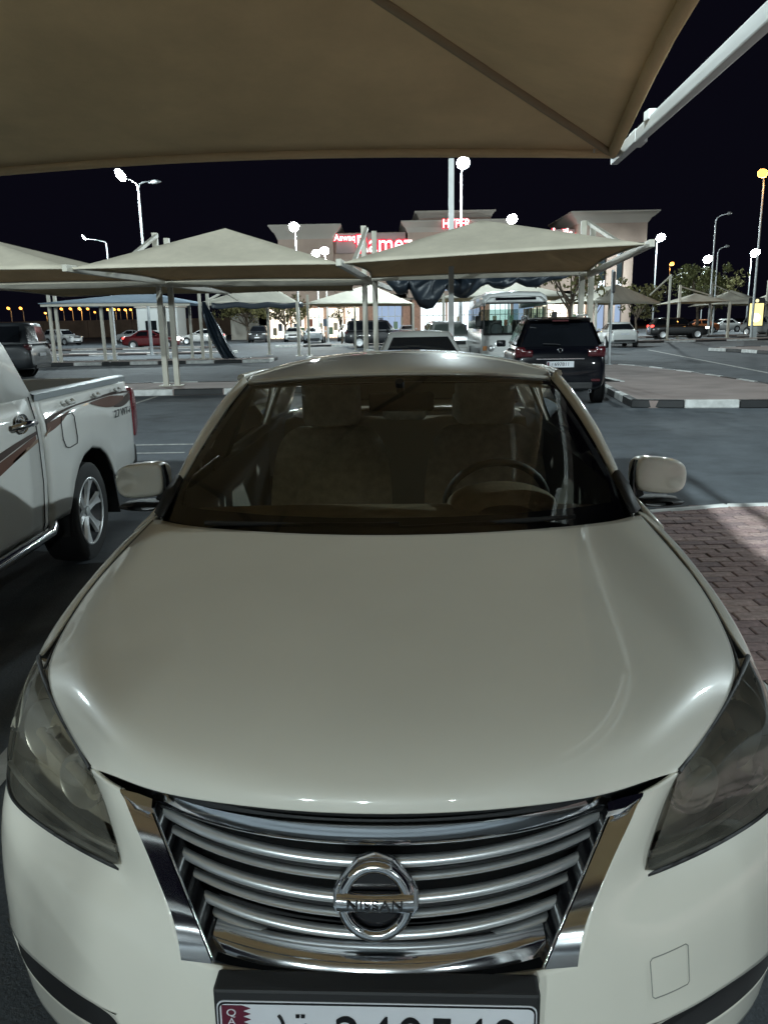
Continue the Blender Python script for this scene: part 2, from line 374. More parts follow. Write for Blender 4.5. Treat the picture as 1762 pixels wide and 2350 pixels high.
# grille ---------------------------------------------------------------
def vplan(u, c=.0): return c + .55 * u * u + .9 * abs(u) ** 4
def front_curve(uh, z0, z1, c, n=25, pw=2.0):            # z0 at centre, z1 at the ends
    return [(u, vplan(u, c), z0 + (z1 - z0) * abs(u / uh) ** pw) for u in np.linspace(-uh, uh, n)]
def sweep(path, prof):                                   # prof (dv, dz) closed loop
    return [[(p[0], p[1] + a, p[2] + b) for a, b in prof] for p in path]
grille = s_obj('radiator_grille', MB().grid([[(u, .125 + .5 * u * u, z) for u in np.linspace(-.45, .45, 13)] for z in (.53, .67, .80)]), BLACKP, smooth=80)
# chrome bar under the bonnet
top = front_curve(.425, .799, .791, .072); bot = front_curve(.405, .763, .767, .073)
barg = []
for a, b in zip(top, bot):
    m = lerp(a, b, .5); t = 1 - .35 * abs(a[0] / .42)
    barg.append([(a[0], a[1] + .02, a[2] - .001), a, (m[0], m[1] - .003, m[2]), b, (b[0], b[1] + .004, b[2] - .004), (b[0], b[1] + .03, b[2] - .005)])
s_obj('grille_top_bar', MB().grid(barg), CHROME, grille, smooth=70)
for s in (1, -1):   # the V of the grille: broad outer facet, ridge, inner facet
    rows = []
    for i in range(6):
        t = i / 5; g = np.array(G_edge[i]); inner = np.array(lerp((.405,.170,.765), (.278,.050,.552), t)); deep = inner + np.array([-.008, .045, .0])
        ridge = inner + np.array([.001, -.006, 0])
        gb = g + np.array([.004, .012, 0])
        rows.append([(s * p[0], p[1], p[2]) for p in (gb, g + np.array([-.001, -.004, .001]), ridge, ridge + np.array([-.003, .003, 0]), deep)])
    P = [list(nspline([r[k] for r in rows], 20)) for k in range(5)]
    s_obj('grille_wing', MB().grid(P[:3]), CHROME, grille, smooth=28); s_obj('grille_wing_inner', MB().grid(P[3:]), BLACKG, grille, smooth=28); s_obj('grille_wing_edge', MB().tube(P[3], .0022, 6), CHROME, grille, smooth=60)
    s_obj('grille_top_corner', MB().grid([[(s * p[0], p[1], p[2]) for p in r] for r in ([(.463,.178,.797),(.425,.165,.796),(.395,.150,.795)], [(.461,.174,.792),(.425,.15,.785),(.395,.142,.783)], [(.445,.165,.772),(.418,.158,.768),(.392,.150,.766)])]), CHROME, grille, smooth=60)
bpath = front_curve(.285, .566, .572, .034)
bg_ = []
for p in bpath:
    bg_.append([(p[0], p[1] + .05, p[2] + .010), (p[0], p[1] + .004, p[2] + .007), (p[0], p[1] - .004, p[2] + .001), (p[0], p[1] - .010, p[2] - .011), (p[0], p[1] - .012, p[2] - .017), (p[0], p[1] + .01, p[2] - .021)])
s_obj('grille_bottom_bar', MB().grid(bg_), CHROME, grille, smooth=60)
slats = [(.385, .722, .735, .064, .0135), (.365, .694, .707, .062, .0065), (.345, .655, .669, .058, .0135), (.328, .626, .639, .056, .0065), (.308, .590, .601, .052, .0125), (.292, .565, .575, .052, .006)]
for uh, z0, z1, c, h in slats:
    uh = float(np.interp(z1 + .01, (.55, .77), (.278, .408))) - .003; path = front_curve(uh, z0, z1 + .01, c + .012, 31)
    h *= .78; prof = [(.020, h * .55), (.012, h), (.004, h * .75), (0, h * .2), (.001, -h * .4), (.006, -h * .9), (.014, -h)]
    s_obj('grille_slat', MB().grid(sweep(path, prof)), SATIN, grille, smooth=70)
# badge: ring with a bar and raised letters
badge = s_obj('emblem', MB().lathe([(.062 + .011 * math.cos(t), .011 * math.sin(t) * .8) for t in np.linspace(0, 2 * math.pi, 15)], 48), CHROME, grille, smooth=80)
badge.scale = (.86, .86, .90); badge.location = (0, .040, .682); badge.rotation_euler = (R(-14), 0, 0)
bar = MB(); rows = []
for x in np.linspace(-.073, .073, 15):
    cz = .0; d = -.012 - .006 * math.cos(x / .073 * 1.4)
    rows.append([(x, .004, .0165), (x, d * .6, .0165), (x, d, .010), (x, d - .001, 0), (x, d, -.010), (x, d * .6, -.0165), (x, .004, -.0165)])
bm_ = s_obj('emblem_bar', MB().grid(rows), CHROME, badge, smooth=60)
lt = text_mesh('NISSAN', .0285, .0012, spacing=1.06)
DARKL = mat('badge_black', (.006, .006, .007), .3)
lo = obj('badge_lettering', lt, DARKL, badge); lo.location = (0, -.0208, -.0005); lo.rotation_euler = (R(90), 0, 0); lo.scale = (1.08, .95, 1)
backp = s_obj('emblem_backing', MB().lathe([(.0, .012), (.056, .012), (.058, .02)], 32), BLACKG, badge, smooth=60)
mount = MB().prism([(-.082, -.018), (-.07, -.034), (-.035, -.058), (.035, -.058), (.07, -.034), (.082, -.018), (.082, .016), (.07, .034), (.035, .072), (.0, .084), (-.035, .072), (-.07, .034), (-.082, .016)], 'Y', .014, .03)
s_obj('emblem_mount', mount, CHROME, badge, bevel=.004)

# number plate and holder ------------------------------------------------
holder = s_obj('plate_holder', MB().prism([(-.264,.418),(.264,.418),(.264,.557),(-.264,.557)], 'Y', -.014, .03), BLACKP, bevel=.006)
PLW = mat('plate_white', (.62, .63, .66), .35, noise=(8, .06))
def rrect(w, h, r, n=5):
    P = []
    for cx_, cz_, a0 in ((w / 2 - r, h / 2 - r, 0), (-w / 2 + r, h / 2 - r, 90), (-w / 2 + r, -h / 2 + r, 180), (w / 2 - r, -h / 2 + r, 270)):
        for k in range(n): a = R(a0 + 90 * k / (n - 1)); P.append((cx_ + r * math.cos(a), cz_ + r * math.sin(a)))
    return P
plate = s_obj('number_plate', MB().prism(rrect(.516, .108, .012), 'Y', -.002, .001), PLW, holder)
plate.location = (0, -.0165, .483); plate.rotation_euler = (R(-3), 0, 0)
def frame_ring(w, h, r, t, y0, y1):
    a, b = rrect(w, h, r), rrect(w - 2 * t, h - 2 * t, r - t * .5); n = len(a); m = MB()
    m.grid([[(p[0], y1, p[1]) for p in a], [(p[0], y0, p[1]) for p in a], [(p[0], y0, p[1]) for p in b], [(p[0], y1, p[1]) for p in b]], wrap_u=True); return m
s_obj('plate_border', frame_ring(.512, .104, .011, .0028, -.0035, 0), DARKL, plate)
MAROON = mat('plate_maroon', (.10, .012, .028), .35)
mz = [(-.250, -.046)] + [(-.250, .046)]
zig = [(-.250, .046), (-.216, .046)]
for k in range(9):
    zt = .046 - .092 * k / 9; zig += [(-.216, zt), (-.203, zt - .0051)]
zig += [(-.216, -.046), (-.250, -.046)]
s_obj('plate_flag', MB().prism(zig, 'Y', -.0032, -.001), MAROON, plate)
def plate_text(txt, size, x, z, m, sx=1.0, par=None, rot=0, y=-.0036):
    o = obj('plate_lettering', text_mesh(txt, size, .0006), m, par or plate); o.location = (x, y, z); o.rotation_euler = (R(90), R(rot), 0); o.scale = (sx, 1, 1); return o
for i, ch in enumerate('QATAR'): plate_text(ch, .0185, -.234, .033 - .0165 * i, PLW, 1.1)
for i, ch in enumerate('240540'): plate_text(ch, .108, -.045 + .0505 * i, -.012, DARKL, .86)
for x, w_ in ((-.150, .004), (-.118, .012)):   # small Arabic country name marks
    pass
s_obj('plate_lettering', MB().tube([(-.157, -.004, .030), (-.153, -.004, .024), (-.149, -.004, .012), (-.148, -.004, -.004)], .0026, 6), DARKL, plate)
s_obj('plate_lettering', MB().tube([(-.148, -.004, -.004), (-.136, -.004, -.006), (-.124, -.004, -.004), (-.116, -.004, .004), (-.113, -.004, .014)], .0026, 6), DARKL, plate)
for dx in (0, .0085): s_obj('plate_lettering', MB().box((-.126 + dx, -.004, .029), (.0065, .001, .006)), DARKL, plate)
# tow-eye cover: a fine recessed line on the bumper
tq = [(.468, .524), (.548, .517), (.552, .443), (.474, .452)]
SEAM = mat('panel_seam', (.22, .22, .20), .7)
bpy.context.view_layer.update(); _bo = bpy.data.objects['front_bumper']; _ev = _bo.evaluated_get(bpy.context.evaluated_depsgraph_get())
tow = []
for a, b in zip(tq, tq[1:] + tq[:1]):
    for t in (.06, .3, .5, .7, .94):
        u, z = a[0] + (b[0] - a[0]) * t, a[1] + (b[1] - a[1]) * t; hit = _ev.ray_cast(Vector((u, -.5, z)), Vector((0, 1, 0)))
        if hit[0]: tow.append((u, hit[1].y - .0002, z))
s_obj('tow_eye_cover_gap', MB().tube(tow + tow[:1], .0011, 5), SEAM, _bo)

# cabin: glass, pillars, roof, doors, tail ------------------------------------
cowl = [(0,1.035,1.030),(.17,1.043,1.030),(.374,1.095,1.028),(.60,1.195,1.027),(.716,1.270,1.030)]
gtop = [(0,1.885,1.418),(.14,1.89,1.417),(.29,1.905,1.412),(.45,1.945,1.402),(.572,2.000,1.386)]
rows = []
for t in (0, .25, .5, .75, 1):
    row = []
    for j in range(5):
        p = np.array(lerp(cowl[j], gtop[j], t)); b = 4 * t * (1 - t); p += np.array([0, -.028, .022]) * b * (1 - .25 * (j / 4) ** 2); row.append(p)
    rows.append(mir(row[:0:-1]) + [tuple(p) for p in row])
WS = rows
s_obj('windscreen', MB().grid(WS), WINDG, sub=3)
# black printed border inside the glass
def ws_pt(s_, t):   # s_ -1..1, t 0..1, slightly under the glass
    k = abs(s_) * 4; j = min(int(k), 3); f = k - j
    c = np.array(lerp(cowl[j], cowl[j + 1], f)); g = np.array(lerp(gtop[j], gtop[j + 1], f)); p = c * (1 - t) + g * t; b = 4 * t * (1 - t)
    p += np.array([0, -.028, .022]) * b * .8; return (math.copysign(1, s_) * p[0], p[1] + .010, p[2] - .008)
FRIT = mat('glass_black_border', (.004, .004, .005), .4)
ss = np.linspace(-1, 1, 25)
s_obj('windscreen_border', MB().grid([[ws_pt(s_, t) for s_ in ss] for t in (.0, .05, .095)]), FRIT, smooth=80)
s_obj('windscreen_border', MB().grid([[ws_pt(s_, t) for s_ in ss] for t in (.955, .98, 1.0)]), FRIT, smooth=80)
for s in (1, -1):
    s_obj('windscreen_border', MB().grid([[ws_pt(s * a, t) for a in ((1, .955) if t > .2 else (1, .955 - (.2 - t) * .5))] for t in np.linspace(.05, .98, 14)]), FRIT, smooth=80)
s_obj('cowl_panel', MB().grid([[(p[0], p[1] - .03, p[2] - .012) for p in mir(cowl[:0:-1]) + cowl], [(p[0], p[1] + .01, p[2] - .010) for p in mir(cowl[:0:-1]) + cowl]]), BLACKP, smooth=80)
# wipers
for x0, x1 in ((-.55, .02), (-.02, .52)):
    pth = [(x0 + (x1 - x0) * t, 1.10 + .10 * abs(x0 + (x1 - x0) * t) ** 1.5 * 2 - .012, 1.042 + .012 * t) for t in np.linspace(0, 1, 9)]
    s_obj('wiper', MB().tube(pth, .007, 6), BLACKP, smooth=60)
# roof
def roof_row(v, zc, ue, ze):
    P = [(0, zc)] + [(ue * a, zc - (zc - ze) * a ** k) for a, k in ((.3, 2.4), (.6, 2.6), (.85, 3.0))] + [(ue, ze)]
    return P
rr = [(1.885,1.425,.578,1.394), (2.02,1.452,.592,1.408), (2.3,1.482,.602,1.412), (2.6,1.488,.602,1.408), (2.95,1.475,.59,1.392), (3.28,1.428,.57,1.362)]
rows = []
for i, (v, zc, ue, ze) in enumerate(rr):
    P = roof_row(v, zc, ue, ze); f = [q * (1, .8, .25, 0, 0, 0)[i] for q in (0, .006, .025, .068, .12)]
    pts = [(u, v + f[k], z) for k, (u, z) in enumerate(P)]; rows.append(mir(pts[:0:-1]) + pts)
s_obj('roof', MB().grid(rows), PAINT, sub=3, solid=.02)
s_obj('headlining', MB().grid([[(p[0] * .96, p[1] + .02, p[2] - .035) for p in r] for r in rows]), mat('headlining', (.4, .38, .33), .9), smooth=80)
GRAYD = mat('rear_seat_cloth', (.34, .31, .26), .9); GRAYC = mat('seat_cloth_brightened', (.74, .72, .66), .9, noise=(30, .2), bump=(180, .4))  # front cloth lightened in place of cabin light; rear cloth left darker
for s in (1, -1):
    a_out = [(.738,1.300,1.030),(.698,1.55,1.178),(.676,1.70,1.252),(.640,1.86,1.338),(.602,2.02,1.408)]
    a_in = [(.714,1.270,1.033),(.674,1.53,1.168),(.648,1.69,1.243),(.612,1.85,1.325),(.574,2.00,1.390)]
    a_bk = [(.745,1.40,1.030),(.715,1.62,1.178),(.692,1.77,1.255),(.658,1.93,1.335),(.615,2.07,1.402)]
    s_obj('front_pillar', MB().grid([[(s * p[0], p[1], p[2]) for p in row] for row in (a_in, [(p[0] - .004, p[1] - .004, p[2] + .012) for p in a_out], [(q[0] + .004, q[1], q[2]) for q in a_bk])]), PAINT, sub=2, solid=.02)
    s_obj('pillar_foot_cover', MB().grid([[(s * x, v - .014, z + .014) for x, v, z in r] for r in ([(.700,1.262,1.030),(.722,1.275,1.030),(.742,1.31,1.032)], [(.690,1.36,1.075),(.705,1.37,1.085),(.726,1.39,1.090)], [(.682,1.44,1.110),(.694,1.45,1.122),(.709,1.46,1.124)])]), BLACKP, smooth=60, solid=.006)
    belt = [(1.30,.775,1.012),(1.6,.800,1.032),(2.1,.812,1.045),(2.6,.812,1.055),(3.1,.795,1.070),(3.5,.765,1.085),(3.9,.725,1.085),(4.3,.675,1.055),(4.52,.62,1.0)]
    sill = .20
    def arch(v, base):
        z = base
        for c in (.93, 3.63):
            d = abs(v - c)
            if d < .375: z = max(z, .33 + math.sqrt(.375 ** 2 - d * d))
        return z
    vs = [1.36,1.5,1.8,2.2,2.6,3.0,3.2,3.258,3.30,3.38,3.48,3.63,3.78,3.88,3.96,4.002,4.06,4.25,4.42,4.56]
    rows = []
    for v in vs:
        bu = float(np.interp(v, [b[0] for b in belt], [b[1] for b in belt])); bz = float(np.interp(v, [b[0] for b in belt], [b[2] for b in belt]))
        wide = .878 if v < 3.9 else .878 - (v - 3.9) ** 2 * .35
        low = arch(v, .22 if v < 4 else .24); h = max(bz - .05 - low, .1)
        rows.append([(s * bu, v, bz), (s * (bu + (wide - bu) * .55), v, bz - .045), (s * (wide - .006), v, low + h * .72), (s * wide, v, low + h * .38), (s * (wide - .006), v, low + h * .06), (s * (wide - .012), v, low)])
    s_obj('side_panel', MB().grid(rows), PAINT, smooth=45, solid=.01)
    for vd in (2.42, 3.22): s_obj('door_gap', MB().tube([(s * (float(np.interp(z, (.3,.55,.8,1.0), (.874,.884,.872,.835)))), vd, z) for z in (.30,.45,.6,.75,.9,1.0)], .003, 5), BLACKP)
    for vd in (2.28, 3.12): s_obj('door_handle', MB().box((s * .886, vd, .86), (.028, .17, .026)), PAINT, bevel=.008)
    # side windows
    wl = [[(s * .758, 1.42, 1.038), (s * .792, 1.62, 1.040), (s * .80, 2.40, 1.055)], [(s * .668, 1.80, 1.270), (s * .655, 1.92, 1.30), (s * .640, 2.38, 1.385)]]
    s_obj('side_window', MB().grid([[(s * .757, 1.43, 1.035), (s * .795, 1.75, 1.042), (s * .802, 2.38, 1.052)], [(s * .690, 1.74, 1.235), (s * .662, 2.02, 1.352), (s * .648, 2.38, 1.382)]]), SIDEG, smooth=80)
    s_obj('side_window', MB().grid([[(s * .802, 2.48, 1.055), (s * .792, 2.9, 1.062), (s * .775, 3.30, 1.076)], [(s * .648, 2.48, 1.384), (s * .645, 2.85, 1.375), (s * .655, 3.12, 1.335)]]), SIDEG, smooth=80)
    s_obj('middle_pillar', MB().grid([[(s * .806, 2.38, 1.05), (s * .806, 2.48, 1.05)], [(s * .650, 2.38, 1.386), (s * .650, 2.48, 1.386)]]), BLACKP, solid=.03)
    s_obj('rear_pillar', MB().grid([[(s * .775, 3.30, 1.076), (s * .765, 3.5, 1.085), (s * .735, 3.78, 1.085)], [(s * .70, 3.22, 1.24), (s * .69, 3.36, 1.24), (s * .655, 3.55, 1.225)], [(s * .60, 2.98, 1.385), (s * .60, 3.18, 1.372), (s * .575, 3.30, 1.358)]]), PAINT, sub=2, solid=.02)
    s_obj('roof_rail', MB().tube([(s * .606, 2.02, 1.405), (s * .628, 2.3, 1.400), (s * .63, 2.6, 1.396), (s * .615, 3.0, 1.380)], .016, 8), PAINT, smooth=60)
    # door mirror
    mirr = MB(); rows = []
    for t, sc in ((0, .80), (.10, .95), (.35, 1.0), (.70, .98), (.92, .86), (1.0, .6)):
        ring = []
        for k in range(16):
            a = 2 * math.pi * (k + .5) / 16; ca, sa = math.cos(a), math.sin(a); inner = ca < 0
            uu = math.copysign(abs(ca) ** (.32 if inner else .75), ca) * .092 * (1 if inner else .55 + .45 * sc); zz = math.copysign(abs(sa) ** (.5 if inner else .72), sa) * .064 * sc
            ring.append((s * (.892 + uu), 1.565 + .13 * t + .045 * max(0, uu / .09) ** 2, 1.078 + zz - .010 * (uu / .09) + .012 * (1 - t)))
        rows.append(ring)
    mo = s_obj('door_mirror', MB().grid(rows, wrap_u=True).add(rows[0], [tuple(range(16))]).add(rows[-1], [tuple(range(16))]), PAINT, sub=2, merge=.0004)
    s_obj('mirror_base', MB().grid([[(s * (.880 + .095 * math.cos(a) * k), 1.63 + q, .994 - q * .05 + .016 * math.sin(a) * k) for a in np.linspace(0, 2 * math.pi, 12, endpoint=False)] for q, k in ((-.06, .5), (-.04, .95), (.05, 1), (.07, .5))], wrap_u=True), BLACKP, mo, smooth=70)
    s_obj('mirror_arm', MB().bar((s * .77, 1.64, 1.015), (s * .83, 1.64, 1.04), .09, .045), BLACKP, mo, bevel=.01)
    s_obj('mirror_inner_edge', MB().tube([(s * .806, 1.60, 1.142), (s * .797, 1.60, 1.10), (s * .796, 1.60, 1.05), (s * .800, 1.60, 1.012)], .012, 8), BLACKG, mo, smooth=60)
    s_obj('mirror_sail', MB().add([(s * .752, 1.40, 1.033), (s * .795, 1.70, 1.040), (s * .712, 1.66, 1.185)], [(0, 1, 2)]), BLACKP, mo, solid=.01)
    # wheels
    for vw in (.93, 3.63):
        wh = s_obj('wheel', MB().lathe([(.20, -.1), (.305, -.1), (.322, -.085), (.326, 0), (.322, .085), (.305, .1), (.20, .1)], 40, 'X'), RUBBER, smooth=50); wh.location = (s * .775, vw, .326)
        s_obj('wheel_rim', MB().lathe([(.03, s * .07), (.06, s * .085), (.10, s * .07), (.19, s * .075), (.205, s * .1), (.21, s * .1), (.2, 0)], 40, 'X'), RIM, wh, smooth=40)
        for k in range(5):
            a = 2 * math.pi * k / 5; s_obj('wheel_spoke', MB().bar((s * .085, .04 * math.cos(a), .04 * math.sin(a)), (s * .085, .195 * math.cos(a), .195 * math.sin(a)), .05, .02, up=(1, 0, 0)), RIM, wh, bevel=.006)
        s_obj('arch_liner', MB().grid([[(s * x, vw + .385 * math.cos(a), .33 + .385 * math.sin(a)) for a in np.linspace(-.3, math.pi + .3, 18)] for x in (.50, .872)]), BLACKP, smooth=60)
# tail: rear screen, boot, bumper, lamps
s_obj('rear_screen', MB().grid([[(u * k, v, z) for u in (-1, -.5, 0, .5, 1)] for k, v, z in ((.575, 3.28, 1.405), (.60, 3.55, 1.27), (.625, 3.84, 1.105))]), SIDEG, smooth=80)
s_obj('boot_lid', MB().grid([[(u * k, v, z - .02 * abs(u) ** 3) for u in (-1, -.6, 0, .6, 1)] for k, v, z in ((.69, 3.80, 1.10), (.66, 4.1, 1.115), (.63, 4.40, 1.10), (.61, 4.52, 1.06), (.60, 4.56, .80))]), PAINT, sub=2, solid=.01)
s_obj('rear_bumper', MB().grid([[(u * k, v - .18 * abs(u) ** 3, z) for u in (-1, -.7, -.3, 0, .3, .7, 1)] for k, v, z in ((.74, 4.60, .82), (.83, 4.64, .62), (.84, 4.64, .4), (.80, 4.58, .22))]), PAINT, sub=2, solid=.01)
s_obj('underbody', MB().box((0, 2.45, .24), (1.5, 3.4, .06)), BLACKP)
s_obj('bulkhead', MB().grid([[(u, 1.28, z) for u in (-.75, .75)] for z in (.25, .98)]), BLACKP)

# interior ------------------------------------------------------------------
DASH = mat('dashboard', (.20, .16, .105), .65, noise=(20, .2), bump=(120, .3))
TRIMD = mat('cabin_trim', (.18, .165, .14), .8)
dpts = [[(u, v + .06 * u * u, z - .04 * abs(u) ** 3) for u in np.linspace(-.70, .70, 9)] for v, z in ((1.22, .975), (1.40, .995), (1.58, 1.00), (1.68, .985), (1.72, .93), (1.74, .70))]
s_obj('dashboard', MB().grid(dpts), DASH, sub=2)
hump = [[(.36 + .19 * math.cos(a) * k, 1.60 + dv, .985 + .075 * math.sin(a) * k) for a in np.linspace(0, math.pi, 12)] for dv, k in ((-.14, .5), (-.08, .9), (.04, 1.0), (.09, .95))]
s_obj('instrument_hood', MB().grid(hump), DASH, smooth=70)
def seat(u0, v0, name, hr=True):
    st = s_obj(name, MB().grid([[(u0 + x * w_, v + d * (1 - x * x) * -.02, z) for x in np.linspace(-1, 1, 9)] for v, z, w_, d in ((v0 - .02, .55, .22, 0), (v0 - .07, .60, .25, 1), (v0 - .03, .80, .265, 1), (v0 + .03, 1.0, .255, 1), (v0 + .08, 1.12, .225, 1), (v0 + .10, 1.165, .17, 1), (v0 + .15, 1.175, .12, 0), (v0 + .19, 1.12, .2, 0), (v0 + .15, .6, .24, 0))]), GRAYC, sub=2)
    s_obj('seat_cushion', MB().box((u0, v0 - .30, .50), (.50, .56, .18)), GRAYC, st, bevel=.06, bev_seg=3, smooth=60)
    h = s_obj('headrest', MB().box((u0, v0 + .12, 1.272), (.255, .11, .205)), GRAYC, st, bevel=.054, bev_seg=6, smooth=60)
    for dx in (-.06, .06): s_obj('headrest_post', MB().tube([(u0 + dx, v0 + .12, 1.13), (u0 + dx, v0 + .12, 1.2)], .006, 6), CHROME, st)
seat(-.30, 2.28, 'front_seat'); seat(.36, 2.28, 'front_seat')
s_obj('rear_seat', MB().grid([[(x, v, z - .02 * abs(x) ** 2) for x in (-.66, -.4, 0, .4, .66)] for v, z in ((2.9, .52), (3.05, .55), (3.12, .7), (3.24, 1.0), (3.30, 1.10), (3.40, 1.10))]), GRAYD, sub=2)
for u0 in (-.38, 0, .38): s_obj('rear_headrest', MB().box((u0, 3.32, 1.16), (.24, .09, .15)), GRAYC, bevel=.04, bev_seg=3, smooth=60)
s_obj('parcel_shelf', MB().grid([[(u, v, 1.085) for u in (-.66, .66)] for v in (3.36, 3.82)]), TRIMD)
sw = s_obj('steering_wheel', MB().lathe([(.185 + .014 * math.cos(t), .014 * math.sin(t)) for t in np.linspace(0, 2 * math.pi, 9)], 36), mat('steering_leather', (.05, .048, .042), .5), smooth=80)
sw.location = (.36, 1.82, .945); sw.rotation_euler = (R(24), 0, 0)
s_obj('wheel_hub', MB().box((0, .015, 0), (.17, .05, .13)), TRIMD, sw, bevel=.02)
for a in (0, 180, 270): s_obj('wheel_spoke', MB().bar((.05 * math.cos(R(a)), .01, .05 * math.sin(R(a))), (.18 * math.cos(R(a)), 0, .18 * math.sin(R(a))), .045, .015, up=(0, 1, 0)), TRIMD, sw)
rv = s_obj('rear_view_mirror', MB().box((.015, 1.83, 1.325), (.235, .03, .07)), BLACKP, bevel=.014, bev_seg=3)
s_obj('mirror_stalk', MB().tube([(.01, 1.80, 1.40), (.012, 1.82, 1.37), (.015, 1.83, 1.34)], .016, 8), BLACKP, rv)
for s in (1, -1):
    s_obj('door_trim', MB().grid([[(s * .755, v, z) for v in (1.4, 2.3, 3.3)] for z in (.4, .8, 1.03)]), TRIMD)
    s_obj('sun_visor', MB().box((s * .30, 2.06, 1.385), (.42, .16, .016)), mat('visor_cloth', (.14, .13, .11), .9), bevel=.006)
s_obj('cabin_floor', MB().box((0, 2.4, .29), (1.45, 2.2, .03)), TRIMD)
STICK = mat('paper_sticker', (.55, .55, .50), .7)
s_obj('windscreen_sticker', MB().grid([[ws_pt(s_, t) for s_ in (.80, .90, .97)] for t in (.915, .945)]), STICK)
# ------------------------------------------------------------------ ground, paving, kerbs
def asphalt():
    m = bpy.data.materials.new('asphalt'); m.use_nodes = True; nt = m.node_tree; b = nt.nodes['Principled BSDF']
    tc = nt.nodes.new('ShaderNodeTexCoord')
    def noise(sc, det, ro=.6):
        n = nt.nodes.new('ShaderNodeTexNoise'); n.inputs['Scale'].default_value = sc; n.inputs['Detail'].default_value = det; n.inputs['Roughness'].default_value = ro
        nt.links.new(tc.outputs['Object'], n.inputs['Vector']); return n
    big, mid, fine = noise(.22, 5), noise(1.7, 7, .7), noise(90, 3)
    r1 = nt.nodes.new('ShaderNodeValToRGB'); r1.color_ramp.elements[0].position = .3; r1.color_ramp.elements[1].position = .72
    r1.color_ramp.elements[0].color = (.060, .070, .082, 1); r1.color_ramp.elements[1].color = (.106, .121, .138, 1)
    nt.links.new(big.outputs['Fac'], r1.inputs[0])
    r2 = nt.nodes.new('ShaderNodeValToRGB'); r2.color_ramp.elements[0].position = .30; r2.color_ramp.elements[1].position = .62
    r2.color_ramp.elements[0].color = (.62, .62, .62, 1); r2.color_ramp.elements[1].color = (1.08, 1.07, 1.05, 1); nt.links.new(mid.outputs['Fac'], r2.inputs[0])
    mx = nt.nodes.new('ShaderNodeMixRGB'); mx.blend_type = 'MULTIPLY'; mx.inputs[0].default_value = 1
    nt.links.new(r1.outputs[0], mx.inputs[1]); nt.links.new(r2.outputs[0], mx.inputs[2])
    mx2 = nt.nodes.new('ShaderNodeMixRGB'); mx2.blend_type = 'OVERLAY'; mx2.inputs[0].default_value = .55
    nt.links.new(mx.outputs[0], mx2.inputs[1]); nt.links.new(fine.outputs['Fac'], mx2.inputs[2]); nt.links.new(mx2.outputs[0], b.inputs['Base Color'])
    b.inputs['Roughness'].default_value = .82
    spot = noise(.9, 3, .5); r3 = nt.nodes.new('ShaderNodeMapRange'); r3.inputs[1].default_value = .60; r3.inputs[2].default_value = .70; r3.inputs[3].default_value = 1.0; r3.inputs[4].default_value = .55
    nt.links.new(spot.outputs['Fac'], r3.inputs[0]); mx3 = nt.nodes.new('ShaderNodeMixRGB'); mx3.blend_type = 'MULTIPLY'; mx3.inputs[0].default_value = 1
    nt.links.new(mx2.outputs[0], mx3.inputs[1]); nt.links.new(r3.outputs[0], mx3.inputs[2]); nt.links.new(mx3.outputs[0], b.inputs['Base Color'])
    bp = nt.nodes.new('ShaderNodeBump'); bp.inputs['Strength'].default_value = .5; bp.inputs['Distance'].default_value = .006
    nt.links.new(fine.outputs['Fac'], bp.inputs['Height']); nt.links.new(bp.outputs[0], b.inputs['Normal']); return m
g = obj('ground', MB().grid([[(x, y, 0) for x in np.linspace(-700, 700, 9)] for y in np.linspace(-150, 1250, 9)]), asphalt()); tag(g, kind='structure')

# brick apron beside the sedan, raised behind a white kerb
PAVE = [mat('paver_%d' % i, c, .8, noise=(25, .35), bump=(160, .5)) for i, c in enumerate(((.33,.225,.21), (.36,.25,.23), (.29,.20,.195), (.39,.28,.255), (.26,.185,.18)))]
JOINT = mat('paver_joint', (.045, .035, .033), .95)
ZP = .10; ACX, ACY, AR = 2.6, 5.35, 1.1
def in_apron(x, y): return x > 1.5 and y < 6.45 and not (x < ACX and y > ACY and math.hypot(x - ACX, y - ACY) > AR)
arc = [(ACX + AR * math.cos(t), ACY + AR * math.sin(t)) for t in np.linspace(math.pi, math.pi / 2, 12)]
apron = obj('pavement', MB().prism([(1.5, -14)] + arc + [(9, 6.45), (9, -14)], 'Z', 0.0, ZP - .008), JOINT); tag(apron, kind='structure')
bw, bh, jt = .2, .1, .008
variants = []
for k in range(5):
    me = mesh_of(MB().box((0, 0, -.022), (bw - jt, bh - jt, .044)), 'paver', bevel=.005, bev_seg=1); me.materials.append(PAVE[k]); variants.append(me)
rest = MB(); npv = 0
for r in range(int((6.45 + 14) / bh)):
    y = 6.45 - bh * (r + .5)
    for c in range(-2, 40):
        x = 1.5 + bw * (c + .5 + (.5 if r % 2 else 0))
        if not all(in_apron(x + dx, y + dy) for dx in (-.09, .09) for dy in (-.045, .045)) or x > 8.9: continue
        seen = y > 2.8 and x < .49 * y + .28 and x > .36 * y - .25 and x > 1.55
        if seen and npv < 300:
            o = bpy.data.objects.new('paver', variants[rng.integers(5)]); COL.objects.link(o); o.parent = apron; npv += 1
            o.location = (x + rng.normal(0, .0012), y + rng.normal(0, .0012), ZP + rng.normal(0, .0018)); o.rotation_euler = (rng.normal(0, .006), rng.normal(0, .006), rng.normal(0, .008))
        elif x < 6 and y > -6:
            rest.add([(x + a * (bw - jt) / 2, y + b * (bh - jt) / 2, ZP) for a, b in ((-1,-1),(1,-1),(1,1),(-1,1))], [(0,1,2,3)])
o = obj('paver_field', rest, PAVE[0], apron); tag(o, kind='stuff')

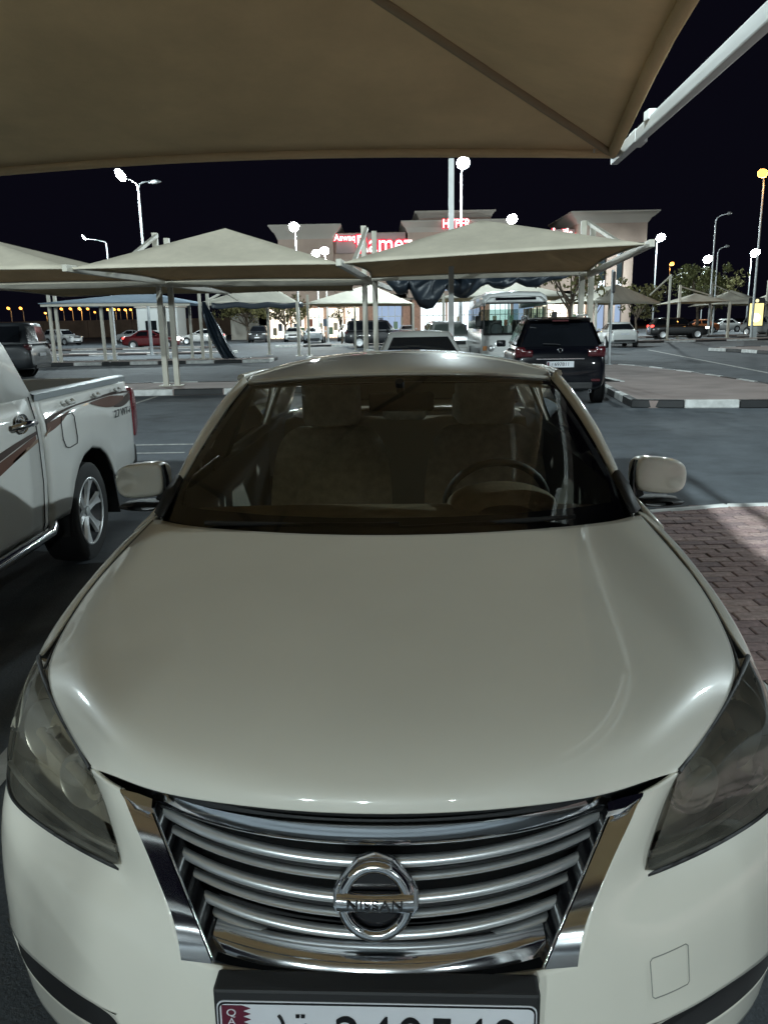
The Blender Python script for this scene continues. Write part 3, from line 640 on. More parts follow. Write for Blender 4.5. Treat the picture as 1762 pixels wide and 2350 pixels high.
def kerb_line(parent, pts, w=.14, h=.15, L=1.0, start=0, gap=.012, mats=None):
    """kerb stones along a polyline, painted white and black by turns"""
    mats = mats or (WPAINT, KPAINT); P = [np.array(p, float) for p in pts]
    seg = [np.linalg.norm(b - a) for a, b in zip(P, P[1:])]; tot = sum(seg); n = max(1, round(tot / L)); st = tot / n
    def at(d):
        for a, b, l in zip(P, P[1:], seg):
            if d <= l + 1e-9: return a + (b - a) * d / l, (b - a) / l
            d -= l
        return P[-1], (P[-1] - P[-2]) / seg[-1]
    for i in range(n):
        p0, _ = at(i * st); p1, _ = at((i + 1) * st); d = (p1 - p0) / np.linalg.norm(p1 - p0); q = np.array([-d[1], d[0]])
        a, b = p0 + d * gap / 2, p1 - d * gap / 2
        m = MB().add([(*(a - q * 0), 0), (*(b - q * 0), 0), (*(b + q * w), 0), (*(a + q * w), 0), (*(a + q * .012), h), (*(b + q * .012), h), (*(b + q * w), h), (*(a + q * w), h)], [(0,3,2,1),(4,5,6,7),(0,1,5,4),(1,2,6,5),(2,3,7,6),(3,0,4,7)])
        obj('kerb_stone', m, mats[(i + start) % 2], parent, bevel=.015, bev_seg=1)
kerb_line(apron, [(9, 6.45)] + [arc[k] for k in range(11, -1, -1)] + [(1.5, -6.0)], w=.09, h=ZP + .012, L=.9, mats=(WPAINT, WPAINT))

# island right of the dark SUV: pinkish paving with black and white kerb
ISL = [(4.62, 14.95), (4.95, 14.72), (8.6, 14.2), (8.75, 16.5), (8.75, 22.5), (8.45, 26.0), (8.0, 27.4), (7.2, 27.9), (6.4, 27.0), (5.45, 21.0), (5.0, 18.2)]
isl_m = mat('island_paving', (.30, .235, .215), .85, noise=(1.2, .25), bump=(60, .3))
def inset(poly, d):
    n = len(poly); out = []; c = np.mean(poly, axis=0)
    for p in poly: v = np.array(p) - c; out.append(tuple(c + v * (1 - d / np.linalg.norm(v))))
    return out
isl = obj('island', MB().prism(inset(ISL, .1), 'Z', 0.0, .135), isl_m); tag(isl, kind='structure')
kerb_line(isl, ISL + [ISL[0]], w=.14, h=.15, L=.95, start=1)
# far edge island on the right
I2 = [(16.2, 40.5), (16.6, 39.0), (17.4, 31.0), (24, 30.0), (24, 42), (17.5, 42)]
isl2 = obj('island', MB().prism(inset(I2, .1), 'Z', 0.0, .135), isl_m); tag(isl2, kind='structure'); kerb_line(isl2, I2 + [I2[0]], L=1.3)

# long kerbed strips between the parking rows
def strip(x0, x1, y0, y1, L=1.3, slope=0.0, start=0):
    P = [(x0, y0), (x1, y0 + slope * (x1 - x0)), (x1, y1 + slope * (x1 - x0)), (x0, y1)]
    o = obj('median_strip', MB().prism(inset(P, .1), 'Z', 0, .135), isl_m); tag(o, kind='structure')
    kerb_line(o, [P[0], P[1]], L=L, start=start); kerb_line(o, [P[1], P[2]], L=L); kerb_line(o, [P[2], P[3]], L=L, start=1); kerb_line(o, [P[3], P[0]], L=L); return o
strip(-16, 5.9, 19.6, 22.4, 1.25)
strip(-24, -5.0, 36.8, 39.6, 1.25)
strip(-3.5, 10.0, 38.0, 40.2, 1.5)
strip(-32, -9, 50.0, 51.6, 1.8); strip(-36, -12, 63.5, 65.0, 2.0)
strip(-8, 9, 62.0, 64.0, 2.2)
strip(15, 40, 56.0, 58.2, 2.2, .12); strip(20, 52, 70.0, 72.0, 2.6, .06)
LINE = mat('road_paint', (.42, .42, .40), .7, noise=(9, .5))
def marking(pts, w=.12):
    a, b = np.array(pts[0]), np.array(pts[1]); d = (b - a) / np.linalg.norm(b - a); q = np.array([-d[1], d[0]]) * w / 2
    o = obj('road_marking', MB().add([(*(a - q), .004), (*(b - q), .004), (*(b + q), .004), (*(a + q), .004)], [(0,1,2,3)]), LINE); tag(o, kind='structure')
marking([(14.2, 43.5), (10.6, 19.0)], .15)
marking([(-9, 11.3), (-2.2, 11.2)], .10); marking([(-9, 10.5), (-2.6, 10.45)], .08)
for x in (-11.6, -8.4, -5.4, -2.6, .0, 2.25): marking([(x, 14.6), (x, 19.4)], .1)
for x in (-1.45, -4.3): marking([(x, 0.5), (x, 5.8)], .1)

# ------------------------------------------------------------------ lamp posts
LAMPW = emitter('led_lens', (.92, 1.0, .97), 150.0)
LAMPO = emitter('sodium_lens', (1.0, .40, .06), 5.0)
LAMPOFF = mat('lamp_lens_off', (.3, .3, .3), .3)
def lamp_post(x, y, h, label, aim=(0, -1), lit=1, power=4500, heads=1, col=(.81, .97, 1.0), head=.42, group='car park lamp posts', z0=0.0, reach=1.0, tilt=55, soft=.16):
    t = thing('lamp_post', label, 'lamp post', (x, y, z0), 0, group)
    obj('pole', MB().tube([(0, 0, 0), (0, 0, .3), (0, 0, h * .6), (0, 0, h - .35)], [.11, .10, .075, .055], 10), GALV, t, smooth=60)
    obj('base_plate', MB().box((0, 0, .02), (.4, .4, .04)), GALV, t)
    a = np.array(aim, float); a /= np.linalg.norm(a)
    for k in range(heads):
        d = a if k == 0 else -a; on = lit if k == 0 else (lit if heads == 3 else 0)
        e = d * reach
        obj('arm', MB().tube([(0, 0, h - .5), (d[0] * .12, d[1] * .12, h - .22), (e[0] * .5, e[1] * .5, h - .06), (e[0], e[1], h)], [.05, .045, .04, .035], 8), GALV, t, smooth=60)
        hr = head * .56
        hd = obj('lamp_head', MB().lathe([(0, .10), (hr * .45, .10), (hr * .8, .03), (hr, -.02), (hr * 1.02, -.05), (hr * .96, -.05)], 20, 'Z', (0, .18, 0)), GALV, t, smooth=50); hd.location = (e[0], e[1], h); hd.rotation_euler = (R(tilt if on else 8), 0, math.atan2(d[1], d[0]) - math.pi / 2)
        obj('lens', MB().lathe([(hr * .95, -.05), (hr * .8, -.085), (hr * .45, -.11), (.001, -.118)], 20, 'Z', (0, .18, 0)), (LAMPO if col[2] < .5 else LAMPW) if on else LAMPOFF, hd, smooth=60)
        if on and power:
            ld = bpy.data.lights.new('lamp_light', 'POINT'); ld.energy = power; ld.color = col; ld.shadow_soft_size = soft
            lo_ = bpy.data.objects.new('lamp_light', ld); COL.objects.link(lo_); lo_.parent = t; lo_.location = (e[0] + d[0] * .2, e[1] + d[1] * .2, h - .22)
    return t

# ------------------------------------------------------------------ tensile shades
def pyr(nl, nr, br, bl, pk, n=10, sag=.10, hem=.10):
    """fabric of a four-sided tensile shade: edges sag between corners, faces are slightly hollow"""
    C = [np.array(p, float) for p in (nl, nr, br, bl)]; pk = np.array(pk, float); mb = MB(); cen = sum(C) / 4
    for k in range(4):
        a, b = C[k], C[(k + 1) % 4]; rows = []
        for i in range(n + 1):
            t = i / n; row = []
            for j in range(n + 1):
                s_ = j / n; e = a + (b - a) * s_; inn = (cen - e); inn[2] = 0; ln = np.linalg.norm(inn[:2]) + 1e-6
                e = e + inn / ln * sag * 1.6 * 4 * s_ * (1 - s_) + np.array([0, 0, .25 * sag * 4 * s_ * (1 - s_)])
                q = e + (pk - e) * t; q = q + np.array([0, 0, -sag * 2.2 * t * (1 - t) * 4 * s_ * (1 - s_)]) ; row.append(q)
            rows.append(row)
        mb.grid(rows)
    return mb
def hem_tube(a, b, cen, sag=.10, r=.022, n=12):
    a, b, cen = (np.array(p, float) for p in (a, b, cen)); P = []
    for i in range(n + 1):
        s_ = i / n; e = a + (b - a) * s_; inn = cen - e; inn[2] = 0; inn /= np.linalg.norm(inn)
        P.append(e + inn * sag * 1.6 * 4 * s_ * (1 - s_) + np.array([0, 0, .25 * sag * 4 * s_ * (1 - s_) - .01]))
    return MB().tube(P, r, 6)
def shade(label, nl, nr, br, bl, pk, fab, group='parking shades', sag=.10, n=10, posts=(), ties=(), beams=(), hip=True, r=.022, pm=None, psz=.13, bs=(.10, .13), hm=None):
    cen = np.mean([nl, nr, br, bl], axis=0); pm = pm or STEEL
    t = thing('parking_shade', label, 'shade canopy', (cen[0], cen[1], 0), 0, group); off = Vector((cen[0], cen[1], 0))
    def sh(name, mb, m, **k):
        mb.v = [(p[0] - off.x, p[1] - off.y, p[2]) for p in mb.v]; return obj(name, mb, m, t, **k)
    f = sh('fabric', pyr(nl, nr, br, bl, pk, n, sag), fab, smooth=50, merge=.001, solid=.006)
    if sum(p.normal.z for p in f.data.polygons) < 0: f.data.flip_normals()
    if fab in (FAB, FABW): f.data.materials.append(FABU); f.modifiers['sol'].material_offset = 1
    C = [nl, nr, br, bl]
    for k in range(4): sh('hem', hem_tube(C[k], C[(k + 1) % 4], cen, sag, r), hm or fab, smooth=70)
    for p0, p1 in beams: sh('beam', MB().bar(p0, p1, *bs), pm, bevel=.01)
    for p0, p1 in ties: sh('tie_rod', MB().bar(p0, p1, .085), pm, bevel=.008)
    for x, y, z0, z1 in posts:
        sh('post', MB().box((x, y, (z0 + z1) / 2), (psz, psz, z1 - z0)), pm, bevel=.01)
        sh('base_plate', MB().box((x, y, z0 + .012), (.32, .32, .024)), pm)
    return t
# the shade over the sedan: near posts stand behind the viewer
OFR, OFL, ONL, ONR, OPK = (1.72, 6.30, 2.80), (-4.05, 6.93, 2.80), (-4.65, .0, 2.74), (1.08, -.62, 2.74), (-1.5, 3.0, 3.62)
ov = shade('large beige shade fabric overhead with white arm at its right edge', ONL, ONR, OFR, OFL, OPK, FAB, sag=.16, n=16, r=.042,
      posts=((1.18, -.72, .10, 3.9), (1.45, -.72, .10, 3.7), (-4.7, -.12, 0.0, 3.9)),
      beams=(((1.22, -.70, 2.72), (1.80, 6.55, 2.79)), ((-4.7, -.1, 2.72), (-4.1, 7.0, 2.79)), ((1.18, -.72, 2.70), (-4.7, -.12, 2.70))), ties=(((1.2, -.72, 3.85), (1.52, 3.2, 2.82)), ((-4.7, -.12, 3.85), (-4.35, 3.4, 2.82))), pm=WHITEST, bs=(.055, .085), hm=FABU)
def hipline(a, b, sagk=.0): 
    a, b = np.array(a), np.array(b); return [a + (b - a) * t for t in np.linspace(0.01, 1, 12)]
c0 = np.array([(OFR[0] + OFL[0] + ONL[0] + ONR[0]) / 4, (OFR[1] + OFL[1] + ONL[1] + ONR[1]) / 4, 0])
SEAMF = mat('fabric_seam', (.32, .25, .16), .9)
for c in (OFR, OFL, ONL, ONR):
    obj('hip_seam', MB().tube([tuple(p - c0 + np.array([0, 0, -.022])) for p in hipline(c, OPK)], .028, 8), SEAMF, ov, smooth=80)
# corner hardware: sleeve, shackle and lug at the right-hand corner
for nm, a, b, w_ in (('arm_sleeve', (1.745, 5.72, 2.785), (1.763, 5.92, 2.787), .085), ('corner_lug', (1.70, 6.36, 2.80), (1.80, 6.44, 2.79), .05), ('shackle', (1.56, 6.27, 2.80), (1.72, 6.34, 2.80), .035), ('arm_clip', (1.70, 5.35, 2.83), (1.70, 5.45, 2.83), .06)):
    mb = MB().bar(a, b, w_); mb.v = [tuple(np.array(p) - c0) for p in mb.v]; obj(nm, mb, WHITEST, ov, bevel=.006)

shade('added rear shade, unseen behind the viewer, keeping light off the bonnet', (1.0, -1.0, 2.74), (-4.7, -.4, 2.74), (-5.3, -6.3, 2.735), (.45, -6.9, 2.735), (-2.1, -3.7, 3.6), FAB, beams=(((1.15, -.85, 2.70), (.40, -7.0, 2.74)), ((-4.75, -.3, 2.70), (-5.4, -6.4, 2.74))), pm=WHITEST, n=8)  # added canopy; its back edge is set to shadow the bonnet behind the nose
# ------------------------------------------------------------------ white pickup on the left (y: tail is +, z up, near side x = +.9)
REDP = mat('pickup_tail_lens', (.20, .010, .018), .2, coat=1.0)
TRUCKW = mat('pickup_white_paint', (.78, .775, .745), .38, coat=1.0, coat_rough=.04, noise=(1.5, .06))
pk_ = thing('pickup_truck', 'white double cab pickup with brown swoosh stripes beside the sedan', 'pickup', (-2.95, 5.54, 0))
def p_obj(name, mb, m, parent=None, **k): return obj(name, mb, m, parent or pk_, **k)
def arch_z(y, base, c=.085, r=.475, zc=.31):
    d = abs(y - c); return max(base, zc + math.sqrt(r * r - d * d)) if d < r else base
ys = [-.70,-.6,-.5,-.42,-.388,-.36,-.30,-.2,-.08,.085,.25,.37,.46,.53,.556,.60,.72,.86,1.0,1.10,1.18,1.235,1.262]
for s in (1, -1):
    rows = []
    for y in ys:
        low = arch_z(y, .42 if y < .1 else .50); x_in = 0 if y < 1.0 else (y - 1.0) ** 2 * 1.6; top = 1.215 - (.0 if y < 1.1 else (y - 1.1) ** 2 * 5)
        flare = .018 * math.exp(-((y - .085) / .5) ** 4)
        row = []
        for t in (0, .05, .3, .6, .8, .88, .95, 1.0):
            z = low + (top - low) * t; x = .885 + .018 * math.sin(min(1, max(0, (z - .4) / .8)) * math.pi) + flare * max(0, 1 - (z - .45) / .5)
            if t > .85: x -= .02
            if t == 1.0: x -= .03
            row.append((s * (x - x_in - (.012 if t == 0 else 0)), y, z))
        rows.append(row)
    bedp = p_obj('bed_side', MB().grid(rows), TRUCKW, smooth=50, solid=.03)
    p_obj('bed_rail', MB().grid([[(s * x, y, z) for x, z in ((.885, 1.19), (.888, 1.228), (.86, 1.238), (.80, 1.236), (.79, 1.20))] for y in (-.74, -.3, .3, .99)]), mat('bed_rail_grey', (.33, .36, .38), .45, metal=.2), smooth=40)
    for y in (-.25, .25, .72): p_obj('tie_down_hook', MB().tube([(s * .90, y - .05, 1.155), (s * .918, y - .045, 1.135), (s * .918, y + .045, 1.135), (s * .90, y + .05, 1.155)], .012, 6), TRUCKW, smooth=60)
    # wheel
    for yw in (0.0, -3.05):
        w = p_obj('wheel', MB().lathe([(.19, -.12), (.315, -.125), (.342, -.11), (.35, -.05), (.35, .05), (.342, .11), (.315, .125), (.235, .118)], 48, 'X'), RUBBER, smooth=50); w.location = (s * .765, yw, .35)
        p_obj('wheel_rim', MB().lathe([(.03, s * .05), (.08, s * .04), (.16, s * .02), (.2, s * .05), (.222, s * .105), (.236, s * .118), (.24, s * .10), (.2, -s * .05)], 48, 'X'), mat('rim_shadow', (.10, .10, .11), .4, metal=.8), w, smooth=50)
        p_obj('rim_lip', MB().lathe([(.232 + .010 * math.cos(a), s * (.112 + .010 * math.sin(a))) for a in np.linspace(0, 2 * math.pi, 9)], 48, 'X'), RIM, w, smooth=70)
        for k in range(6):
            a = 2 * math.pi * k / 6 + .26; c_, s_ = math.cos(a), math.sin(a); rowsk = []
            for q, wd, xx in ((.035, .030, .088), (.09, .026, .092), (.15, .030, .098), (.195, .044, .106), (.226, .060, .112)):
                rowsk.append([(s * (xx - .02), q * c_ - wd * s_, q * s_ + wd * c_), (s * xx, q * c_ - wd * .75 * s_, q * s_ + wd * .75 * c_), (s * (xx - .010), q * c_, q * s_), (s * xx, q * c_ + wd * .75 * s_, q * s_ - wd * .75 * c_), (s * (xx - .02), q * c_ + wd * s_, q * s_ - wd * c_)])
            p_obj('wheel_spoke', MB().grid(rowsk), RIM, w, smooth=40)
        p_obj('hub_cap', MB().lathe([(0, s * .100), (.025, s * .10), (.034, s * .095), (.036, s * .08)], 20, 'X'), GALV, w, smooth=40)
        p_obj('arch_liner', MB().grid([[(s * x, yw + .085 * (yw == 0) + .478 * math.cos(a), .31 + .478 * math.sin(a)) for a in np.linspace(-.1, math.pi + .1, 20)] for x in (.35, .875)]), BLACKP, smooth=60)
    p_obj('mud_flap', MB().add([(s * .56, .50, .56), (s * .885, .50, .56), (s * .885, .60, .20), (s * .60, .60, .20)], [(0, 1, 2, 3)]), RUBBER, solid=.012)
    p_obj('tail_lamp', MB().prism([(1.20, .72), (1.27, .71), (1.335, .80), (1.335, 1.00), (1.29, 1.12), (1.20, 1.13)], 'X', min(s * .70, s * .862), max(s * .70, s * .862)), REDP, bevel=.02, bev_seg=2, smooth=50)
    # cab side with doors
    rows = []
    cy_ = [-.735, -1.0, -1.5, -1.95, -2.4, -2.75, -3.0]
    for y in cy_:
        rows.append([(s * x, y, z) for x, z in ((.868, .40), (.885, .46), (.905, .70), (.905, .95), (.895, 1.10), (.872, 1.215))])
    p_obj('cab_side', MB().grid(rows), TRUCKW, smooth=50, solid=.03)
    # pillars and side glass
    p_obj('rear_pillar', MB().grid([[(s * .872, -.735, 1.215), (s * .874, -1.08, 1.215), (s * .874, -1.17, 1.215)], [(s * .815, -.90, 1.52), (s * .818, -1.12, 1.50), (s * .818, -1.17, 1.50)], [(s * .755, -1.07, 1.70), (s * .76, -1.16, 1.70), (s * .76, -1.18, 1.70)]]), TRUCKW, smooth=50, solid=.05)
    for a, b, c, d in ((-1.17, -1.95, -1.17, -1.95), (-2.02, -2.80, -2.02, -2.42)):
        p_obj('side_window', MB().grid([[(s * .868, a, 1.22), (s * .868, b, 1.22)], [(s * .765, c, 1.68), (s * .765, d, 1.68)]]), DARKG)
    p_obj('middle_pillar', MB().grid([[(s * .872, -1.95, 1.21), (s * .872, -2.02, 1.21)], [(s * .768, -1.95, 1.69), (s * .768, -2.02, 1.69)]]), BLACKP, solid=.03)
    p_obj('front_pillar', MB().grid([[(s * .872, -2.80, 1.21), (s * .85, -3.0, 1.15)], [(s * .768, -2.42, 1.69), (s * .745, -2.5, 1.69)]]), TRUCKW, solid=.05)
    for yd in (-.79, -1.96): p_obj('door_gap', MB().tube([(s * x, yd, z) for x, z in ((.87, .41), (.887, .46), (.906, .70), (.906, .95), (.897, 1.10), (.873, 1.22))], .004, 5), mat('gap_grey', (.06, .06, .06), .8))
    for yd in (-.99, -2.16):
        hd = p_obj('door_handle', MB().tube([(s * .905, yd - .13, 1.075), (s * .94, yd - .10, 1.08), (s * .95, yd, 1.085), (s * .94, yd + .10, 1.08), (s * .905, yd + .13, 1.075)], [.016, .020, .02, .02, .016], 10), CHROME, smooth=60)
        cup = p_obj('handle_cup', MB().lathe([(0, .0), (.05, .002), (.068, .010), (.07, .016)], 24, 'X'), CHROME, hd, smooth=60); cup.location = (s * .897, yd, 1.085); cup.scale = (s, 1.2, .8)
    p_obj('front_wing', MB().grid([[(s * x, y, z) for x, z in ((.84, arch_z(y, .45, -3.05, .47, .31)), (.905, max(.62, arch_z(y, .45, -3.05, .47, .31) + .02)), (.905, .92), (.86, 1.06), (.80, 1.08))] for y in (-3.0,-3.2,-3.35,-3.45,-3.52,-3.6,-3.8,-4.0,-4.1)]), TRUCKW, smooth=50)
    p_obj('side_step', MB().tube([(s * .86, -.62, .40), (s * .90, -.75, .385), (s * .90, -2.6, .385), (s * .86, -2.7, .40)], .035, 10), CHROME, smooth=60)
    p_obj('door_mirror', MB().box((s * 1.02, -2.62, 1.26), (.2, .1, .2)), CHROME, bevel=.035, bev_seg=3, smooth=60)
# stripes, badge and fuel flap on the near side
BROWN = mat('stripe_brown', (.115, .046, .028), .5); DBROWN = mat('stripe_dark', (.045, .022, .016), .5); TAN = mat('stripe_tan', (.24, .16, .11), .5)
def sidex(z): return .885 + .018 * math.sin(min(1, max(0, (z - .4) / .8)) * math.pi) + .006
def stripe(top, bot, m, n=18, cab=False):
    T, B = nspline([(y, z, 0) for y, z in top], n), nspline([(y, z, 0) for y, z in bot], n)
    fx = (lambda z: float(np.interp(z, (.40, .46, .70, .95, 1.10, 1.215), (.868, .885, .905, .905, .895, .872))) + .004) if cab else sidex
    p_obj('side_stripe', MB().grid([[(fx(p[1]) - (max(0, p[0] - 1.0) ** 2 * 1.6), p[0], p[1]) for p in (T[i], T[i] * .5 + B[i] * .5, B[i])] for i in range(n)]), m, smooth=80)
stripe([(-.64,1.07),(-.3,1.105),(.1,1.118),(.48,1.13),(.9,1.12),(1.10,1.10)], [(-.64,1.04),(-.3,1.09),(.1,1.106),(.48,1.112),(.9,1.105),(1.10,1.095)], DBROWN)
stripe([(-.64,1.045),(-.45,1.06),(-.25,1.085)], [(-.64,.985),(-.45,1.015),(-.25,1.08)], BROWN)
stripe([(.15,1.10),(.45,1.108),(.72,1.10),(.88,1.085)], [(.15,1.09),(.45,1.035),(.7,1.03),(.88,1.06)], BROWN)
stripe([(.62,1.03),(.8,1.05),(.95,1.085),(1.14,1.092)], [(.62,1.02),(.8,1.005),(.95,1.02),(1.14,1.075)], DBROWN)
stripe([(-.68,.985),(-.58,1.02)], [(-.68,.965),(-.58,1.018)], TAN)
stripe([(-2.2,.82),(-1.7,.90),(-1.28,.965),(-.95,1.005),(-.80,1.02)], [(-2.2,.79),(-1.7,.86),(-1.28,.925),(-.95,.98),(-.80,1.0)], DBROWN, cab=True)
stripe([(-2.2,.785),(-1.7,.855),(-1.28,.92),(-.95,.975),(-.82,.998)], [(-2.2,.66),(-1.7,.76),(-1.28,.855),(-.95,.935),(-.82,.975)], BROWN, cab=True)
stripe([(-1.15,.90),(-.95,.945),(-.80,.975)], [(-1.15,.885),(-.95,.925),(-.80,.955)], TAN, cab=True)
bd = p_obj('badge_lettering', text_mesh('2.7 VVT-i', .10, .002), mat('badge_grey', (.08, .08, .085), .35)); bd.location = (.9085, .80, .962); bd.rotation_euler = (R(90), 0, R(90)); bd.scale = (1.0, .8, 1)
fl = [(-.40,1.06),(-.42,1.02),(-.425,.92),(-.395,.865),(-.33,.85),(-.20,.86),(-.185,.9),(-.19,1.04),(-.22,1.065)]
p_obj('fuel_flap', MB().tube([(sidex(z) + .001, y, z) for y, z in fl + fl[:1]], .0035, 5), MATS['gap_grey'])
# bed, tailgate, bumper, cab top, front
p_obj('bed_floor', MB().box((0, .25, .78), (1.62, 1.96, .03)), BLACKP)
p_obj('bed_liner', MB().grid([[(x, y, z) for y in (-.70, .3, 1.14)] for x, z in ((-.80, 1.2), (-.79, .79), (.79, .79), (.80, 1.2))]), BLACKP, smooth=30)
p_obj('tailgate', MB().prism([(-.80, .62), (.80, .62), (.80, 1.21), (-.80, 1.21)], 'Y', 1.17, 1.235), TRUCKW, bevel=.02)
p_obj('tailgate_handle', MB().box((0, 1.245, 1.03), (.22, .03, .08)), BLACKP, bevel=.01)
p_obj('rear_bumper', MB().box((0, 1.33, .545), (1.62, .16, .17)), BLACKP, bevel=.03)
p_obj('number_plate', MB().box((0, 1.42, .56), (.5, .012, .11)), PLW)
p_obj('cab_back', MB().grid([[(x, -.735, 1.215) for x in (-.87, 0, .87)], [(x, -.90, 1.50) for x in (-.81, 0, .81)], [(x, -1.06, 1.70) for x in (-.75, 0, .75)]]), TRUCKW, solid=.04)
p_obj('cab_wall', MB().box((0, -.76, .80), (1.74, .04, .83)), TRUCKW)
p_obj('rear_window', MB().add([(-.66, -.79, 1.28), (.66, -.79, 1.28), (.60, -.985, 1.60), (-.60, -.985, 1.60)], [(0, 1, 2, 3)]), DARKG)
p_obj('cab_roof', MB().grid([[(x * w_, y, z - .04 * abs(x) ** 3) for x in (-1, -.6, 0, .6, 1)] for w_, y, z in ((.75, -1.06, 1.73), (.77, -1.3, 1.79), (.78, -1.9, 1.80), (.77, -2.3, 1.77), (.74, -2.5, 1.72))]), TRUCKW, sub=2, solid=.03)
p_obj('windscreen', MB().grid([[(x * .74, -2.5, 1.70) for x in (-1, 0, 1)], [(x * .84, -3.0 - .08 * (1 - abs(x)), 1.16) for x in (-1, 0, 1)]]), DARKG, smooth=60)
p_obj('bonnet', MB().grid([[(x * w_, y - .1 * (1 - abs(x)) * k, z + .03 * (1 - x * x)) for x in (-1, -.5, 0, .5, 1)] for w_, y, z, k in ((.82, -3.0, 1.10, 0), (.80, -3.5, 1.07, 0), (.78, -4.05, .99, 1))]), TRUCKW, sub=2)
p_obj('front_bumper', MB().box((0, -4.15, .62), (1.74, .22, .42)), TRUCKW, bevel=.08, bev_seg=3, smooth=60)
p_obj('front_grille', MB().box((0, -4.17, .90), (1.2, .08, .18)), CHROME, bevel=.02)
for s in (1, -1): p_obj('headlamp', MB().box((s * .74, -4.08, .92), (.26, .2, .17)), BOWL, bevel=.04, bev_seg=3, smooth=60)
p_obj('chassis', MB().box((0, -1.4, .47), (1.5, 5.2, .14)), BLACKP)
# ------------------------------------------------------------------ other vehicles (front is -y, origin on the ground at the centre)
HLON = emitter('headlight_on', (1.0, .97, .9), 14.0); TLON = emitter('taillight_on', (1.0, .06, .05), 5.0)
CARK = {
 # stations: y, half width, z bottom, z top ; greenhouse: base front y, base rear y, roof front y, roof rear y, belt half width, roof half width, belt z, roof z
 'sedan': dict(st=((-2.28,.62,.30,.62),(-2.20,.74,.22,.72),(-1.9,.85,.20,.80),(-1.2,.885,.20,.93),(-.9,.89,.20,.97),(.6,.89,.20,1.00),(1.4,.885,.20,1.03),(1.75,.87,.22,1.04),(2.15,.80,.26,1.02),(2.27,.70,.32,.92),(2.30,.66,.36,.70)),
               gh=(-.95,1.72,-.10,1.02,.80,.60,.99,1.45), wh=(-1.38,1.34,.325), lamp=.70, tl=.86, win=((-.62,.10),(.20,.98))),
 'suv': dict(st=((-2.25,.66,.34,.80),(-2.18,.78,.26,.90),(-1.9,.88,.24,.98),(-1.3,.905,.24,1.05),(-.95,.91,.24,1.08),(.6,.91,.24,1.10),(1.5,.905,.24,1.11),(1.95,.89,.26,1.12),(2.18,.85,.30,1.10),(2.26,.80,.36,.95),(2.28,.78,.42,.70)),
             gh=(-1.0,2.14,-.42,1.86,.83,.62,1.09,1.66), wh=(-1.35,1.33,.36), lamp=.85, tl=1.02, win=((-.55,.15),(.24,.98),(1.08,1.72))),
 'offroad': dict(st=((-2.42,.74,.40,.95),(-2.36,.84,.30,1.05),(-2.0,.93,.28,1.12),(-1.3,.955,.28,1.16),(-.95,.96,.28,1.18),(.6,.96,.28,1.19),(1.6,.955,.28,1.20),(2.15,.94,.30,1.20),(2.36,.90,.34,1.16),(2.42,.86,.40,1.0),(2.44,.84,.45,.75)),
             gh=(-1.0,2.34,-.50,2.20,.88,.74,1.18,1.86), wh=(-1.42,1.42,.39), lamp=.98, tl=1.05, win=((-.55,.15),(.26,1.02),(1.14,1.98))),
}
